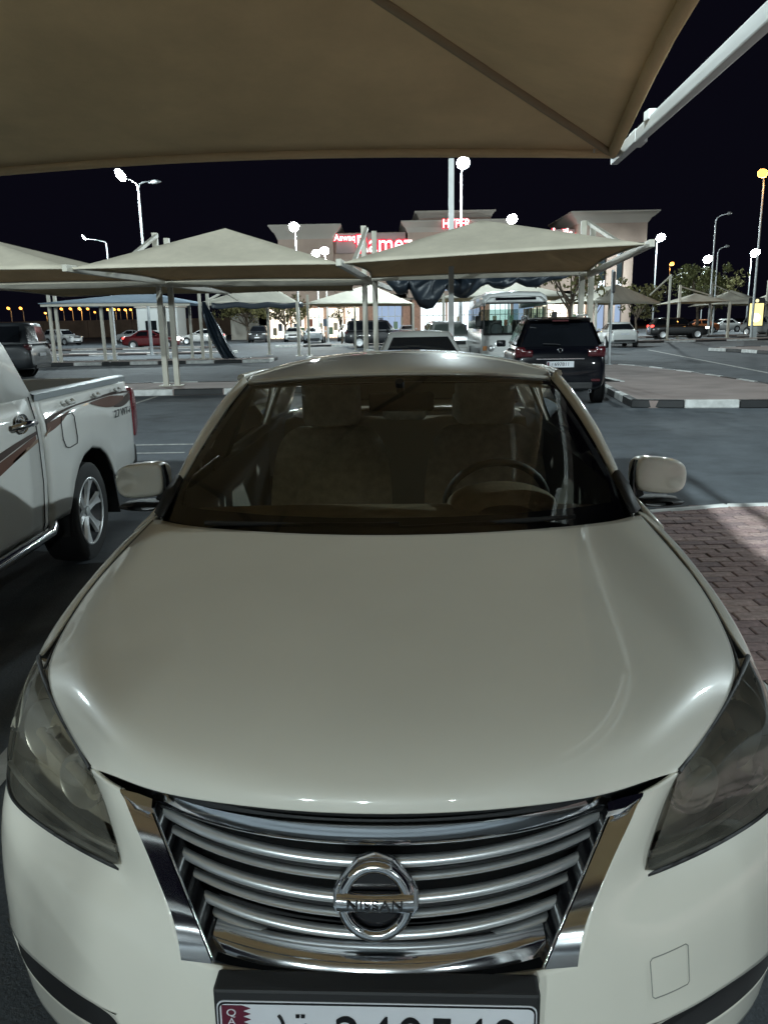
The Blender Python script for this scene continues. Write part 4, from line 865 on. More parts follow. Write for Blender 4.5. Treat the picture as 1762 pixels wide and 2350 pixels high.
def make_car(kind, label, loc, rotz, col, name='parked_car', cat='car', group=None, hl=0, tl=0, cm=None, detail=1, plate=None, glassm=None):
    K = CARK[kind]; t = thing(name, label, cat, loc, rotz, group)
    paint = cm or mat('paint_%02d%02d%02d' % tuple(int(c * 99) for c in col), col, .4, coat=1.0, coat_rough=.04)
    G = glassm or DARKG; rows = []
    for y, w, zb, zt in K['st']:
        h = zt - zb; rows.append([(-q[0], y, q[1]) for q in ((.0, zb), (w * .86, zb), (w * .985, zb + h * .16), (w, zb + h * .5), (w * .985, zb + h * .78), (w * .93, zt), (0, zt + .015))][:0:-1] + [(q[0], y, q[1]) for q in ((.0, zb), (w * .86, zb), (w * .985, zb + h * .16), (w, zb + h * .5), (w * .985, zb + h * .78), (w * .93, zt), (0, zt + .015))])
    m = MB().grid([r[::-1] for r in rows], wrap_u=False)
    n = len(rows[0]); m.add(rows[0], [tuple(range(n))]); m.add(rows[-1], [tuple(range(n))])
    obj('body', m, paint, t, sub=1 + detail, merge=.0005)
    bf, br, rf, rr_, bw_, rw_, bz, rz = K['gh']
    def ring(y0, y1, w, z, k=.0): return [(-w * .9, y0, z), (0, y0 - .06 * (1 - k), z), (w * .9, y0, z), (w, y0 + (y1 - y0) * .2, z), (w, (y0 + y1) / 2, z), (w, y1 - (y1 - y0) * .15, z), (w * .9, y1, z), (0, y1 + .03, z), (-w * .9, y1, z), (-w, y1 - (y1 - y0) * .15, z), (-w, (y0 + y1) / 2, z), (-w, y0 + (y1 - y0) * .2, z)]
    R0, R1, R2, R3 = ring(bf, br, bw_, bz - .02), ring(rf, rr_, rw_, rz - .06), ring(rf + .12, rr_ - .1, rw_ * .93, rz - .01), ring(rf + .4, rr_ - .35, rw_ * .5, rz + .012)
    m = MB().grid([R0, R1, R2, R3], wrap_u=True).add(R3, [tuple(range(12))])
    obj('cabin', m, paint, t, smooth=60, merge=.0005)
    def P(s, y, f): # point on side of the greenhouse, f 0 belt..1 roof
        return (s * (bw_ + (rw_ - bw_) * f + .006), y, bz + (rz - .06 - bz) * f)
    for s in (1, -1):
        nw = len(K['win'])
        for i, (a, b) in enumerate(K['win']):
            fa = rf + .10 if i == 0 else a; fb = rr_ - .12 if i == nw - 1 else b
            ta = a + (.25 if i == 0 else 0)
            obj('side_window', MB().grid([[P(s, (bf + .22) if i == 0 else a, .08), P(s, b if i < nw - 1 else min(b + .18, br - .25), .08)], [P(s, fa if i == 0 else a, .92), P(s, fb if i == nw - 1 else b, .92)]]), G, t)
        obj('door_mirror', MB().box((s * (bw_ + .16), bf + .42, bz + .04), (.2, .1, .14)), paint, t, bevel=.03, bev_seg=2, smooth=60)
        for yw in K['wh'][:2]:
            r = K['wh'][2]
            obj('wheel_arch', MB().lathe([(0, s * .0), (r + .06, s * .0)], 28, 'X', (s * (.8905 if kind == 'sedan' else .912 if kind == 'suv' else .962) + s * .002, yw, r)), BLACKP, t)
            w = obj('wheel', MB().lathe([(.0, s * .0), (r * .62, s * .01), (r * .66, s * .03), (r * .94, s * .03), (r, 0), (r, -s * .18), (r * .6, -s * .2)], 28, 'X'), RUBBER, t, smooth=40)
            w.location = (s * (.895 if kind == 'sedan' else .915 if kind == 'suv' else .965), yw, r)
            obj('wheel_rim', MB().lathe([(0, s * .022), (r * .2, s * .026), (r * .5, s * .018), (r * .62, s * .03), (r * .66, s * .034)], 20, 'X'), RIM, w, smooth=40)
        # lamps
        y0, w0 = K['st'][1][0], K['st'][1][1]; yr, wr = K['st'][-3][0], K['st'][-3][1]
        obj('headlamp', MB().box((s * (w0 - .10), y0 + .06, K['lamp']), (.34, .24, .13)), HLON if hl else BOWL, t, bevel=.04, bev_seg=2, smooth=60)
        obj('tail_lamp', MB().box((s * (wr - .11), yr - .045, K['tl']), (.19, .22, .15 if kind == 'sedan' else .20)), TLON if tl else REDL, t, bevel=.04, bev_seg=2, smooth=60)
    # screens
    def quad(ya, yb, w0, w1, z0, z1, d):
        return MB().grid([[(-w0, ya, z0), (0, ya + (d * .06 if d < 0 else .03), z0), (w0, ya, z0)], [(-w1, yb, z1), (0, yb + (d * .05 if d < 0 else .03), z1), (w1, yb, z1)]])
    f0, f1 = .10, .90
    obj('windscreen', quad(bf + (rf - bf) * f0 - .012, bf + (rf - bf) * f1 - .012, bw_ * .88, rw_ * .88, bz - .02 + (rz - .04 - bz) * f0, bz - .02 + (rz - .04 - bz) * f1, -1), G, t)
    obj('rear_window', quad(br + (rr_ - br) * f0 + .012, br + (rr_ - br) * f1 + .012, bw_ * .86, rw_ * .86, bz - .02 + (rz - .04 - bz) * f0, bz - .02 + (rz - .04 - bz) * f1, 1), G, t)
    obj('front_grille', MB().box((0, K['st'][0][0] - .0, K['lamp'] - .02), (.8, .06, .14)), CHROME if detail > 1 else BLACKP, t, bevel=.015)
    obj('lower_grille', MB().box((0, K['st'][0][0] + .03, .40), (1.0, .1, .13)), BLACKP, t, bevel=.015)
    obj('rear_valance', MB().box((0, K['st'][-1][0] - .02, .40), (1.2, .08, .12)), BLACKP, t, bevel=.015)
    obj('number_plate', MB().box((0, K['st'][-1][0] + .02, .80 if kind != 'sedan' else .78), (.5, .014, .11)), PLW, t)
    obj('number_plate', MB().box((0, K['st'][0][0] - .03, .50), (.5, .014, .11)), PLW, t)
    return t
# ------------------------------------------------------------------ minibus facing the viewer and the dark SUV
WB = mat('bus_white_paint', (.80, .81, .79), .4, coat=.8)
bus = thing('minibus', 'white minibus with broad windscreen behind the dark SUV', 'bus', (4.15, 25.2, 0), R(-2))
def b_obj(name, mb, m, parent=None, **k): return obj(name, mb, m, parent or bus, **k)
secs = []
def bsec(y, w, zt, k=.16):
    return [(-w, y, .45), (-w, y, 1.2), (-w * .985, y, 1.9), (-w * .95, y, zt - k), (-w * .78, y, zt - .03), (0, y, zt), (w * .78, y, zt - .03), (w * .95, y, zt - k), (w * .985, y, 1.9), (w, y, 1.2), (w, y, .45)]
rows = [bsec(0.22, 1.0, 2.40), bsec(.5, 1.03, 2.50), bsec(1.0, 1.04, 2.54), bsec(6.2, 1.04, 2.54), bsec(6.5, 1.0, 2.44)]
def bcut(lo, hi): return [r[lo:hi] for r in rows]
b_obj('roof_shell', MB().grid([[(r[3][0] * 1.01, r[3][1], 2.08)] + r[3:8] + [(r[7][0] * 1.01, r[7][1], 2.08)] for r in rows]), WB, smooth=40, solid=.04)
for s in (1, -1): b_obj('side_panel', MB().grid([[(s * r[0][0] * -1, r[0][1], z) for z in (.45, .9, 1.38)] for r in rows]), WB, smooth=40, solid=.04)
b_obj('rear_panel', MB().box((0, 6.5, .95), (1.98, .06, 1.0)), WB)
b_obj('rear_window', MB().box((0, 6.5, 1.75), (1.8, .03, .62)), MATS.get('bus_glass') or glass('bus_glass', (.62, .70, .67), 1.5))
low = [[(x * w_, y0 + .16 * abs(x) ** 3, z) for x in np.linspace(-1, 1, 9)] for w_, y0, z in ((1.0, .03, .45), (1.02, .0, .70), (1.01, .02, 1.0), (.99, .05, 1.22))]
b_obj('front_panel', MB().grid(low), WB, smooth=60, solid=.03)
brow = [[(x * w_, y0 + .14 * abs(x) ** 3, z) for x in np.linspace(-1, 1, 9)] for w_, y0, z in ((.985, .17, 2.14), (.975, .19, 2.24), (.93, .26, 2.38), (.82, .45, 2.47))]
b_obj('front_brow', MB().grid(brow), WB, smooth=60, solid=.03)
b_obj('brow_vent', MB().grid([[(x * .62, .185 + .02 * abs(x) ** 3 + dy, z) for x in np.linspace(-1, 1, 7)] for dy, z in ((-.012, 2.245), (.03, 2.325))]), BLACKG, smooth=60)
BUSG = MATS['bus_glass']
b_obj('windscreen', MB().grid([[(x * w_, y0 + .16 * abs(x) ** 3, z) for x in np.linspace(-1, 1, 9)] for w_, y0, z in ((.965, .045, 1.22), (.965, .10, 1.7), (.955, .165, 2.14))]), BUSG, smooth=60)
b_obj('windscreen_surround', MB().tube([(x * .975, .03 + .16 * abs(x) ** 3, 1.215) for x in np.linspace(-1, 1, 9)] + [(.97, .25, 1.7), (.965, .31, 2.14)] + [(x * .96, .15 + .16 * abs(x) ** 3, 2.15) for x in np.linspace(1, -1, 9)] + [(-.97, .25, 1.7), (-.975, .19, 1.215)], .022, 6), BLACKP, smooth=60)
b_obj('dashboard', MB().box((0, .45, 1.12), (1.8, .5, .25)), BLACKP, bevel=.06)
b_obj('steering_wheel', MB().lathe([(.2 + .015 * math.cos(a), .015 * math.sin(a)) for a in np.linspace(0, 6.283, 8)], 24, 'Y', (-.52, .68, 1.36)), BLACKP, smooth=60)
for x, y in ((-.52, 1.25), (.45, 1.25), (-.6, 2.6), (.55, 2.6), (-.6, 3.6), (.55, 3.6)):
    b_obj('seat', MB().box((x, y, 1.28), (.46, .16, .75)), mat('bus_seat', (.10, .10, .11), .8), bevel=.05, bev_seg=2, smooth=60)
b_obj('bus_floor', MB().box((0, 3.3, .72), (1.9, 6, .04)), BLACKP)
for s in (1, -1):
    b_obj('headlamp', MB().lathe([(0, -.02), (.08, -.02), (.10, 0), (.10, .06)], 20, 'Y', (s * .74, .06, .80)), BOWL, smooth=50)
    b_obj('indicator', MB().box((s * .93, .16, .80), (.14, .1, .14)), mat('amber_lens', (.45, .16, .02), .3), bevel=.02)
    arm = b_obj('door_mirror', MB().box((s * 1.16, .06, 1.62 if s < 0 else 1.7), (.17, .07, .34)), BLACKP, bevel=.03, bev_seg=2, smooth=60)
    b_obj('mirror_arm', MB().tube([(s * .98, .2, 1.95), (s * 1.12, .06, 1.9), (s * 1.15, .06, 1.75)], .015, 6), BLACKP, arm)
    for k in range(4): b_obj('side_window', MB().box((s * 1.031, 1.5 + k * 1.28, 1.72), (.02, 1.18, .66)), BUSG)
    for yw in (1.05, 5.1):
        w = b_obj('wheel', MB().lathe([(0, s * .0), (.22, s * .02), (.36, s * .02), (.38, 0), (.38, -s * .2)], 28, 'X'), RUBBER, smooth=40); w.location = (s * 1.03, yw, .38)
        b_obj('wheel_rim', MB().lathe([(0, s * .03), (.1, s * .05), (.2, s * .025)], 20, 'X'), WB, w, smooth=40)
    for y in (1.4, 2.6, 3.9): b_obj('roof_bar', MB().box((s * 1.02, y, 1.72), (.05, .06, .68)), WB)
b_obj('front_bumper', MB().grid([[(x * 1.02, -.05 + .18 * abs(x) ** 3, z) for x in np.linspace(-1, 1, 9)] for z in (.36, .42, .60, .64)]), WB, smooth=60, solid=.06)
b_obj('number_plate', MB().box((0, -.11, .52), (.5, .014, .11)), PLW)
b_obj('wiper', MB().tube([(.0, .03, 1.24), (-.45, .03, 1.27)], .012, 5), BLACKP); b_obj('wiper', MB().tube([(.55, .05, 1.24), (.1, .03, 1.27)], .012, 5), BLACKP)

suvp = mat('dark_blue_black_paint', (.0025, .0028, .005), .3, coat=.45, coat_rough=.02, spec=.1)
suv = make_car('suv', 'glossy dark SUV seen from behind with white number plate', (3.28, 17.6, 0), R(176.5), (0, 0, 0), cm=suvp, name='dark_suv', detail=2)
suv.rotation_euler = (0, 0, R(174)); suv.location = (3.60, 17.57, 0)
def v_obj(name, mb, m, parent=None, **k): return obj(name, mb, m, parent or suv, **k)
for ch in list(suv.children):
    if ch.name.startswith('number_plate') and ch.data.vertices[0].co.y > 0: sp = ch
lt_ = obj('plate_lettering', text_mesh('697811', .095, .001), DARKL, sp); lt_.location = (.05, 2.309, .80); lt_.rotation_euler = (R(90), 0, R(180)); lt_.location = (-.03, 2.310, .80)
obj('plate_edge_mark', MB().box((.225, 2.309, .80), (.035, .004, .09)), MAROON, sp)
obj('plate_lettering', MB().tube([(.15, 2.310, .78), (.15, 2.310, .82), (.135, 2.31, .825)], .004, 5), DARKL, sp)
v_obj('roof_spoiler', MB().grid([[(x * .57, y + .05 * (1 - x * x), z) for x in np.linspace(-1, 1, 7)] for y, z in ((1.76, 1.650), (1.94, 1.638), (2.02, 1.615), (1.92, 1.58))]), suvp, smooth=50, solid=.012)
v_obj('brake_lamp', MB().box((0, 2.075, 1.60), (.3, .02, .025)), REDL)
for s in (1, -1):
    v_obj('roof_rail', MB().tube([(s * .57, -.2, 1.635), (s * .575, 0, 1.70), (s * .575, 1.4, 1.70), (s * .55, 1.65, 1.64)], .018, 8), SATIN, smooth=60)
    v_obj('lamp_inner', MB().box((s * .62, 2.245, 1.00), (.22, .05, .13)), REDL, bevel=.02, bev_seg=2, smooth=60)
    v_obj('rear_reflector', MB().box((s * .66, 2.285, .50), (.16, .03, .045)), REDL, bevel=.01)
    v_obj('exhaust_tip', MB().lathe([(.03, 0), (.035, 0), (.035, .12), (.03, .12)], 16, 'Y', (s * .55, 2.2, .30)), CHROME, smooth=40)
v_obj('plate_garnish', MB().box((0, 2.275, .90), (.9, .04, .035)), CHROME, bevel=.012)
v_obj('rear_wiper', MB().tube([(0, 2.20, 1.16), (.1, 2.19, 1.17), (.32, 2.18, 1.18)], .01, 6), BLACKP)
v_obj('rear_emblem', MB().lathe([(.03, 0), (.04, .01), (.05, 0)], 16, 'Y', (0, 2.24, 1.06)), CHROME, smooth=50)
v_obj('roof_antenna', MB().prism([(-.02, 1.69), (.12, 1.69), (.10, 1.75)], 'X', -.012, .012), suvp)
# ------------------------------------------------------------------ row of shades across the aisle
def pair(x, y, z0, z1, dz=.12): return ((x - .13, y, z0, z1), (x + .13, y + .10, z0, z1 - dz))
P0_, P1_, P2_, P3_ = (-11.0, 21, .14), (-5.42, 20.95, .14), (-.25, 21, .14), (5.22, 21, .14)
shade('beige shade at the far left of the near row, behind the pickup', (-11.4, 16.2, 2.77), (-6.0, 16.2, 2.77), (-5.5, 20.8, 2.76), (-10.9, 20.8, 2.76), (-8.9, 18.4, 3.66), FAB,
      posts=pair(-11.0, 21, .14, 3.9), beams=(((-11, 20.9, 2.70), (-11.5, 16.0, 2.75)), ((-11, 20.95, 2.66), (-5.4, 20.95, 2.68))))
shade('beige pyramid shade in the near row, left of the red sign', (-5.95, 16.3, 2.77), (-.80, 16.3, 2.77), (-.25, 20.8, 2.72), (-5.3, 20.8, 2.76), (-3.35, 18.5, 3.70), FAB,
      posts=pair(*P1_[:2], .14, 3.9), beams=(((-5.4, 20.9, 2.72), (-6.05, 16.1, 2.76)), ((-5.4, 20.95, 2.66), (-.25, 21, 2.62))), ties=(((-5.5, 20.95, 3.84), (-5.72, 18.0, 2.80)),))
shade('beige pyramid shade in the near row above the dark SUV', (-.66, 16.1, 2.77), (4.85, 15.4, 2.95), (5.2, 20.8, 2.80), (-.2, 20.8, 2.74), (2.25, 18.4, 3.76), FAB,
      posts=pair(*P2_[:2], .14, 3.98) + pair(*P3_[:2], .14, 4.0), beams=(((-.25, 20.9, 2.66), (-.78, 15.95, 2.76)), ((5.22, 20.9, 2.70), (4.95, 15.25, 2.94)), ((-.25, 21, 2.72), (5.22, 21, 2.76))),
      ties=(((-.3, 20.95, 3.9), (-.56, 17.6, 2.82)), ((5.18, 20.95, 3.96), (5.05, 17.0, 2.98))))
shade('rear beige shade seen under the far left shade', (-10.9, 21.3, 2.74), (-5.5, 21.3, 2.74), (-5.0, 27.4, 2.70), (-10.6, 27.9, 2.70), (-8, 24.4, 3.4), FAB, beams=(((-5.42, 21.1, 2.70), (-5.0, 27.3, 2.68)),))
shade('rear beige shade seen under the middle shade', (-5.3, 21.3, 2.74), (-.35, 21.3, 2.70), (-.9, 27.4, 2.70), (-4.9, 27.4, 2.70), (-3, 24.3, 3.4), FAB, beams=(((-.25, 21.1, 2.66), (.35, 26.0, 2.66)),))
# farther rows
B2 = ((-12.75, 38.8), )
shade('blue grey shade lit from above behind the pickup', (-15.3, 37.2, 2.78), (-8.9, 38.6, 2.74), (-8.6, 43.5, 2.72), (-15.2, 43, 2.72), (-11.4, 40.6, 3.32), FABB, posts=((-13.0, 38.6, .14, 2.74), (-12.6, 38.7, .14, 2.74), (-15.15, 38.0, 0, 3.3), (-14.9, 38.1, 0, 3.3), (-11.2, 43, 0, 2.7), (-9.9, 43, 0, 2.7)), beams=(((-15.3, 37.4, 2.70), (-8.9, 38.8, 2.66)),))
shade('pale shade with a long navy strip torn from it', (-8.5, 39.4, 2.76), (-4.3, 42.6, 2.76), (-4.3, 47, 2.7), (-8.6, 46, 2.7), (-5.9, 43.5, 3.75), FABW, posts=((-8.35, 38.4, .14, 3.3), (-8.0, 38.5, .14, 3.3), (-4.0, 40.0, .14, 2.75), (-6.4, 47, 0, 2.7)), ties=(((-8.0, 38.5, 2.8), (-7.4, 39.6, 3.25)), ((-7.4, 39.6, 3.25), (-6.9, 40.4, 2.85))), beams=(((-8.5, 39.3, 2.68), (-4.2, 42.4, 2.68)),))
shade('pale shade right of the middle posts, dark underneath', (-4.1, 44.5, 2.74), (1.9, 48, 2.74), (2.2, 53, 2.7), (-3.8, 51, 2.7), (-.6, 48.2, 3.85), FABW, posts=((-3.9, 44.6, 0, 3.2), (1.9, 47.9, 0, 2.75), (-1.6, 52, 0, 2.75), (-.9, 45.6, 0, 2.75)))
shade('pale shade behind the minibus', (2.9, 40.5, 2.78), (9.6, 40.5, 2.78), (9.6, 45.5, 2.7), (2.9, 45.5, 2.7), (6.1, 43, 3.75), FABW, posts=((3.1, 40.6, .14, 3.0), (9.4, 40.6, .14, 3.0)))
shade('wide shade right of the tall posts, in front of the store', (12.9, 50, 2.74), (20.5, 60.5, 2.78), (17.5, 63, 2.7), (10.5, 55, 2.7), (16.1, 56.5, 3.95), FABW, posts=((20.3, 58.2, .14, 4.6), (13.2, 50.6, 0, 2.75), (15.5, 56, 0, 2.75)), ties=(((20.3, 58.2, 4.5), (18.6, 57.2, 3.2)),), beams=(((13.0, 50.2, 2.68), (20.4, 60.4, 2.72)),))
for i, (x, y, w_, z, pz, lab) in enumerate(((26.2, 69, 4.6, 2.9, 3.6, 'grey shade beside the leafy tree'), (33.0, 78, 6.0, 2.8, 4.1, 'pale shade left of the lit poster'), (39.2, 80, 6.2, 3.0, 4.3, 'pale shade right of the lit poster'), (36.4, 68, 6.0, 3.0, 4.4, 'pale shade at the right edge beyond the second kerb'), (45, 90, 6, 3, 4.2, 'farthest pale shade at the right edge'))):
    shade(lab, (x - w_ / 2, y - 2.6, z), (x + w_ / 2, y - 2.2, z), (x + w_ / 2, y + 2.6, z - .1), (x - w_ / 2, y + 2.6, z - .1), (x, y, pz), FABW, posts=((x - w_ / 2 + .2, y - 2.3, 0, pz + .6), (x + w_ / 2 - .2, y - 2.0, 0, z)), ties=(((x - w_ / 2 + .2, y - 2.3, pz + .5), (x + .8, y - 1.2, z + .5)),), n=5, psz=.18)

# torn navy fabric: a bundle drooping from the rear of the near row, and a strip hanging to the ground
def drape(outline_low, top_z, x0, x1, y, n=64, m=22, depth=.45, seed=3):
    rg = np.random.default_rng(seed); rows = []; ph = rg.uniform(0, 6.28, 6)
    for i in range(n + 1):
        s_ = i / n; x = x0 + (x1 - x0) * s_; lo = float(np.interp(s_, [p[0] for p in outline_low], [p[1] for p in outline_low])); row = []
        for j in range(m + 1):
            a = 2 * math.pi * j / m; h = top_z - lo; cz = lo + h * .5
            wob = .10 * math.sin(9 * s_ * 3 + ph[0] + a) + .12 * math.sin(17 * s_ + ph[1] + 2 * a) + .05 * math.sin(41 * s_ + ph[2] + 3 * a) + .04 * math.sin(73 * s_ + 5 * a + ph[3])
            rz = h * .5 * (1 + .25 * wob * abs(math.cos(a))); ry = depth * min(1, h / .5) * (.6 + .4 * abs(math.sin(3.14 * s_ * 4))) * (1 + 1.6 * wob)
            row.append((x + .16 * wob, y + ry * math.cos(a) * (.55 + .45 * (1 - math.sin(a)) / 2), cz + rz * math.sin(a)))
        rows.append(row)
    return MB().grid(rows, wrap_u=True)
TZ = .0; tarp = thing('torn_shade_fabric', 'bunched navy fabric drooping from the shade above the minibus', 'fabric', (2.7, 23, 0))
dm = drape([(0, 2.72), (.03, 2.55), (.06, 2.37), (.10, 2.40), (.12, 2.55), (.14, 2.30), (.17, 2.05), (.215, 1.97), (.25, 2.0), (.29, 2.26), (.32, 2.52), (.345, 2.38), (.40, 2.26), (.44, 2.25), (.47, 2.36), (.51, 2.55), (.545, 2.62), (.58, 2.51), (.63, 2.47), (.68, 2.55), (.71, 2.66), (.76, 2.52), (.82, 2.50), (.86, 2.62), (.90, 2.68), (.96, 2.72), (1, 2.80)], 2.92, -2.5, 2.55, 0, n=110, m=30, depth=.5)
NAVY = mat('navy_shade_net', (.020, .030, .043), .38, spec=.6, bump=(28, .6))
obj('fabric_bundle', dm, NAVY, tarp, smooth=60)
obj('edge_rope', MB().tube([(-2.9, 0, 2.80), (-1.5, .05, 2.86), (.5, .02, 2.9), (2.75, 0, 2.86)], .03, 6), NAVY, tarp, smooth=60)
# strip hanging down
rows = []
for i in range(26):
    t = i / 25; z = 2.72 - 2.58 * t + .02; cx0 = -8.15 + .25 * t + .75 * t * t; w_ = .18 + .52 * math.sin(min(1, t * 1.3) * 1.9)
    rows.append([(cx0 + w_ * (k / 14 - .3), 38.2 + .10 * math.sin(k * 1.7 + 2 * t) - .9 * t * t * .3, z + (.02 * math.sin(k) if i == 25 else 0)) for k in range(15)])
hs = obj('hanging_fabric', MB().grid(rows), NAVY, None, smooth=70, solid=.012); tag(hs, 'long navy fabric strip hanging from a shade to the kerb', 'fabric')
fb = obj('hanging_fabric', MB().grid([[(-7.9 + 4.0 * i / 20, 38.9 + 3.1 * i / 20, 2.72 - dz - .04 * math.sin(i * .9)) for dz in (0, .12, .2, .26)] for i in range(21)]), NAVY, None, smooth=70, solid=.01); tag(fb, 'navy fabric edging under the pale shade', 'fabric')
fb2 = obj('fallen_fabric', MB().grid([[(-7.2 + .09 * i, 37.6 + .12 * j - .2, .16 + .05 * abs(math.sin(i * 1.3 + j))) for j in range(5)] for i in range(14)]), NAVY, None, smooth=70, solid=.01); tag(fb2, 'crumpled navy fabric end lying on the kerb', 'fabric')

# square steel pole and sign pole
sp_ = thing('steel_pole', 'tall plain square steel pole in front of the navy fabric', 'pole', (1.74, 20.3, .135))
obj('shaft', MB().box((0, 0, 2.62), (.125, .125, 5.22)), WHITEST, sp_, bevel=.012); obj('base_plate', MB().box((0, 0, .012), (.3, .3, .024)), WHITEST, sp_)
sg = thing('sign_pole', 'thin grey sign pole with a sign seen edge on, at the end of the island', 'sign', (7.60, 27.2, .135))
obj('shaft', MB().tube([(0, 0, 0), (0, 0, 3.05)], .045, 10), GALV, sg, smooth=60); obj('sign_panel', MB().box((.05, .05, 2.65), (.09, .5, .66), Matrix.Rotation(R(-12), 3, 'Z')), BLACKP, sg, bevel=.02); obj('base_plate', MB().box((0, 0, .01), (.22, .22, .02)), GALV, sg)
# ------------------------------------------------------------------ supermarket (front plane at y = 100)
STONE = mat('render_beige', (.46, .345, .285), .85, noise=(.6, .12)); STONE2 = mat('render_pink', (.42, .29, .23), .85, noise=(.6, .12)); CORN = mat('cornice_stone', (.46, .41, .36), .8)
store = thing('supermarket', 'beige supermarket with cornice towers and red illuminated signs', 'building', (0, 100, 0))
def st(name, mb, m, parent=None, **k): return obj(name, mb, m, parent or store, **k)
def block(name, x0, x1, y0, y1, z0, z1, m, corn=0.0, ch=.9):
    o = st(name, MB().box(((x0 + x1) / 2, (y0 + y1) / 2, (z0 + z1) / 2), (x1 - x0, y1 - y0, z1 - z0)), m)
    if corn:
        P = []
        for k, (d, z) in enumerate(((0, z1 - ch), (.05, z1 - ch), (corn * .35, z1 - ch * .55), (corn * .55, z1 - ch * .45), (corn * .95, z1 - .12), (corn, z1 - .1), (corn, z1 + .05), (0, z1 + .05))):
            P.append([(x0 - d, y0 - d, z), (x1 + d, y0 - d, z), (x1 + d, y1 + d, z), (x0 - d, y1 + d, z)])
        st('cornice', MB().grid(P, wrap_u=True), CORN, o, smooth=30)
    return o
block('tower', -11.9, -5.4, -.6, 10, 4.4, 13.0, STONE, 1.0, 1.5)
block('wing_wall', -5.4, 3.2, .4, 10, 4.6, 12.2, STONE)
block('tower', 3.4, 15.3, -.8, 12, 4.6, 13.2, STONE, .8, 1.2)
block('upper_tower', 4.8, 13.4, 1.0, 10, 13.26, 14.5, STONE, .5, .7)
block('wing_wall', 15.3, 23.4, .4, 10, 4.6, 12.1, STONE)
block('tower', 23.3, 31.4, -1.2, 10, 10.4, 13.8, STONE, 1.1, 1.2)
for x0, x1 in ((25.4, 26.0), (26.9, 28.1), (28.9, 30.0)): block('tower_pier', x0, x1, -.9, 9, 0, 10.4, STONE)
st('pier_cap', MB().box((27.7, 3.5, 10.1), (6.2, 9, .5)), CORN)
LITW = emitter('shop_light_warm', (1.0, .88, .70), 2.6); LITC = emitter('shop_light_cool', (.82, .95, 1.0), 2.2); LITB = emitter('shop_light_blue', (.45, .6, .85), .8)
for x0, x1 in ((26.0, 26.9), (28.1, 28.9)):
    w = st('window', MB().box(((x0 + x1) / 2, -.4, 7.5), (x1 - x0, .1, 4.6)), mat('window_dark', (.02, .03, .035), .1))
    st('pane', MB().box(((x0 + x1) / 2, -.47, 5.7), (x1 - x0 - .1, .02, 1.0)), LITC, w)
    st('pane', MB().box(((x0 + x1) / 2, -.47, 2.6), (x1 - x0 - .1, .02, 4.6)), LITB, w)
# ground floor: piers, lit bays, fascia
st('ground_wall', MB().box((4.5, 5, 2.2), (39, 6, 4.4)), STONE2)
bays = [(-13.6, -11.2, LITW), (-10.9, -9.4, LITW), (-9.1, -7.0, LITW), (-6.6, -4.6, LITW), (-4.3, -2.6, LITW), (-.6, 2.6, LITB), (5.0, 8.0, LITC), (8.3, 11.0, LITC), (13.5, 16, LITC), (16.4, 19, LITB), (19.6, 23, LITW), (23.4, 25.2, LITW)]
for i, (x0, x1, m) in enumerate(bays):
    zt = 3.5 if i < 5 else 4.0
    f = st('shop_window', MB().box(((x0 + x1) / 2, 1.86, zt / 2 + .1), (x1 - x0, .08, zt)), m)
    for k in range(1, 4): st('mullion', MB().box((x0 + (x1 - x0) * k / 4, 1.78, zt / 2 + .1), (.07, .06, zt)), GALV, f)
    st('transom', MB().box(((x0 + x1) / 2, 1.77, 2.5), (x1 - x0, .06, .09)), GALV, f)
    for k in range(2 + i % 3):  # goods and posters on the glass
        px_ = x0 + (x1 - x0) * (.15 + .28 * k); st('window_poster', MB().box((px_ + .2, 1.755, .9 + .5 * ((i + k) % 3)), (.5, .02, .9)), mat('poster_%d' % ((i + k) % 4), ((.5, .42, .3), (.12, .16, .22), (.35, .12, .08), (.2, .3, .2))[(i + k) % 4], .6), f)
for x in (-2.1, -1.2, 3.2, 4.3, 11.7, 12.7, 19.3): st('brick_pier', MB().box((x, 1.2, 2.3), (.9, 1.2, 4.6)), mat('brick_pink', (.45, .25, .18), .8, noise=(4, .2)), bevel=.03)
st('fascia_band', MB().box((5, 1.0, 4.75), (40, 1.2, .7)), CORN)
st('side_block', MB().box((-16.2, 6, 2.4), (4.6, 8, 4.8)), mat('render_cream', (.5, .46, .40), .8))
st('upper_window_strip', MB().box((9.2, -.85, 6.0), (9.6, .06, 1.3)), LITB)
# signs
REDG = emitter('sign_red', (1.0, .02, .06), 1.9); SIGNW = emitter('sign_white_core', (1.0, .88, .86), 3.2)  # red glow round the white letters is modelled as wider glowing copies behind
def sign(txt, size, x, z, y=-.1, sx=1.0, bold=.18):
    a = obj('sign_letters', text_mesh(txt, size, .12), SIGNW, store); a.location = (x, y, z); a.rotation_euler = (R(90), 0, 0); a.scale = (sx, 1, 1)
    c = bpy.data.curves.new('halo', 'FONT'); c.body = txt; c.size = size; c.extrude = .05; c.offset = bold * 1.1; c.align_x = 'CENTER'; c.align_y = 'CENTER'
    o = bpy.data.objects.new('halo', c); COL.objects.link(o); me = bpy.data.meshes.new_from_object(o.evaluated_get(bpy.context.evaluated_depsgraph_get())); bpy.data.objects.remove(o)
    h = obj('sign_glow_back', me, REDG, a); h.location = (0, 0, -.25); return a
st('sign_board', MB().box((-.95, -.1, 10.95), (8.2, .5, 2.2)), mat('sign_board', (.32, .25, .24), .7))
sign('Aswaq', 1.02, -4.0, 11.55, -.75, .92, .08); sign('Ramez', 2.75, .62, 10.75, -.75, .90, .14)
sign('HYPER', 1.35, 9.0, 12.75, -1.9, .8, .10)
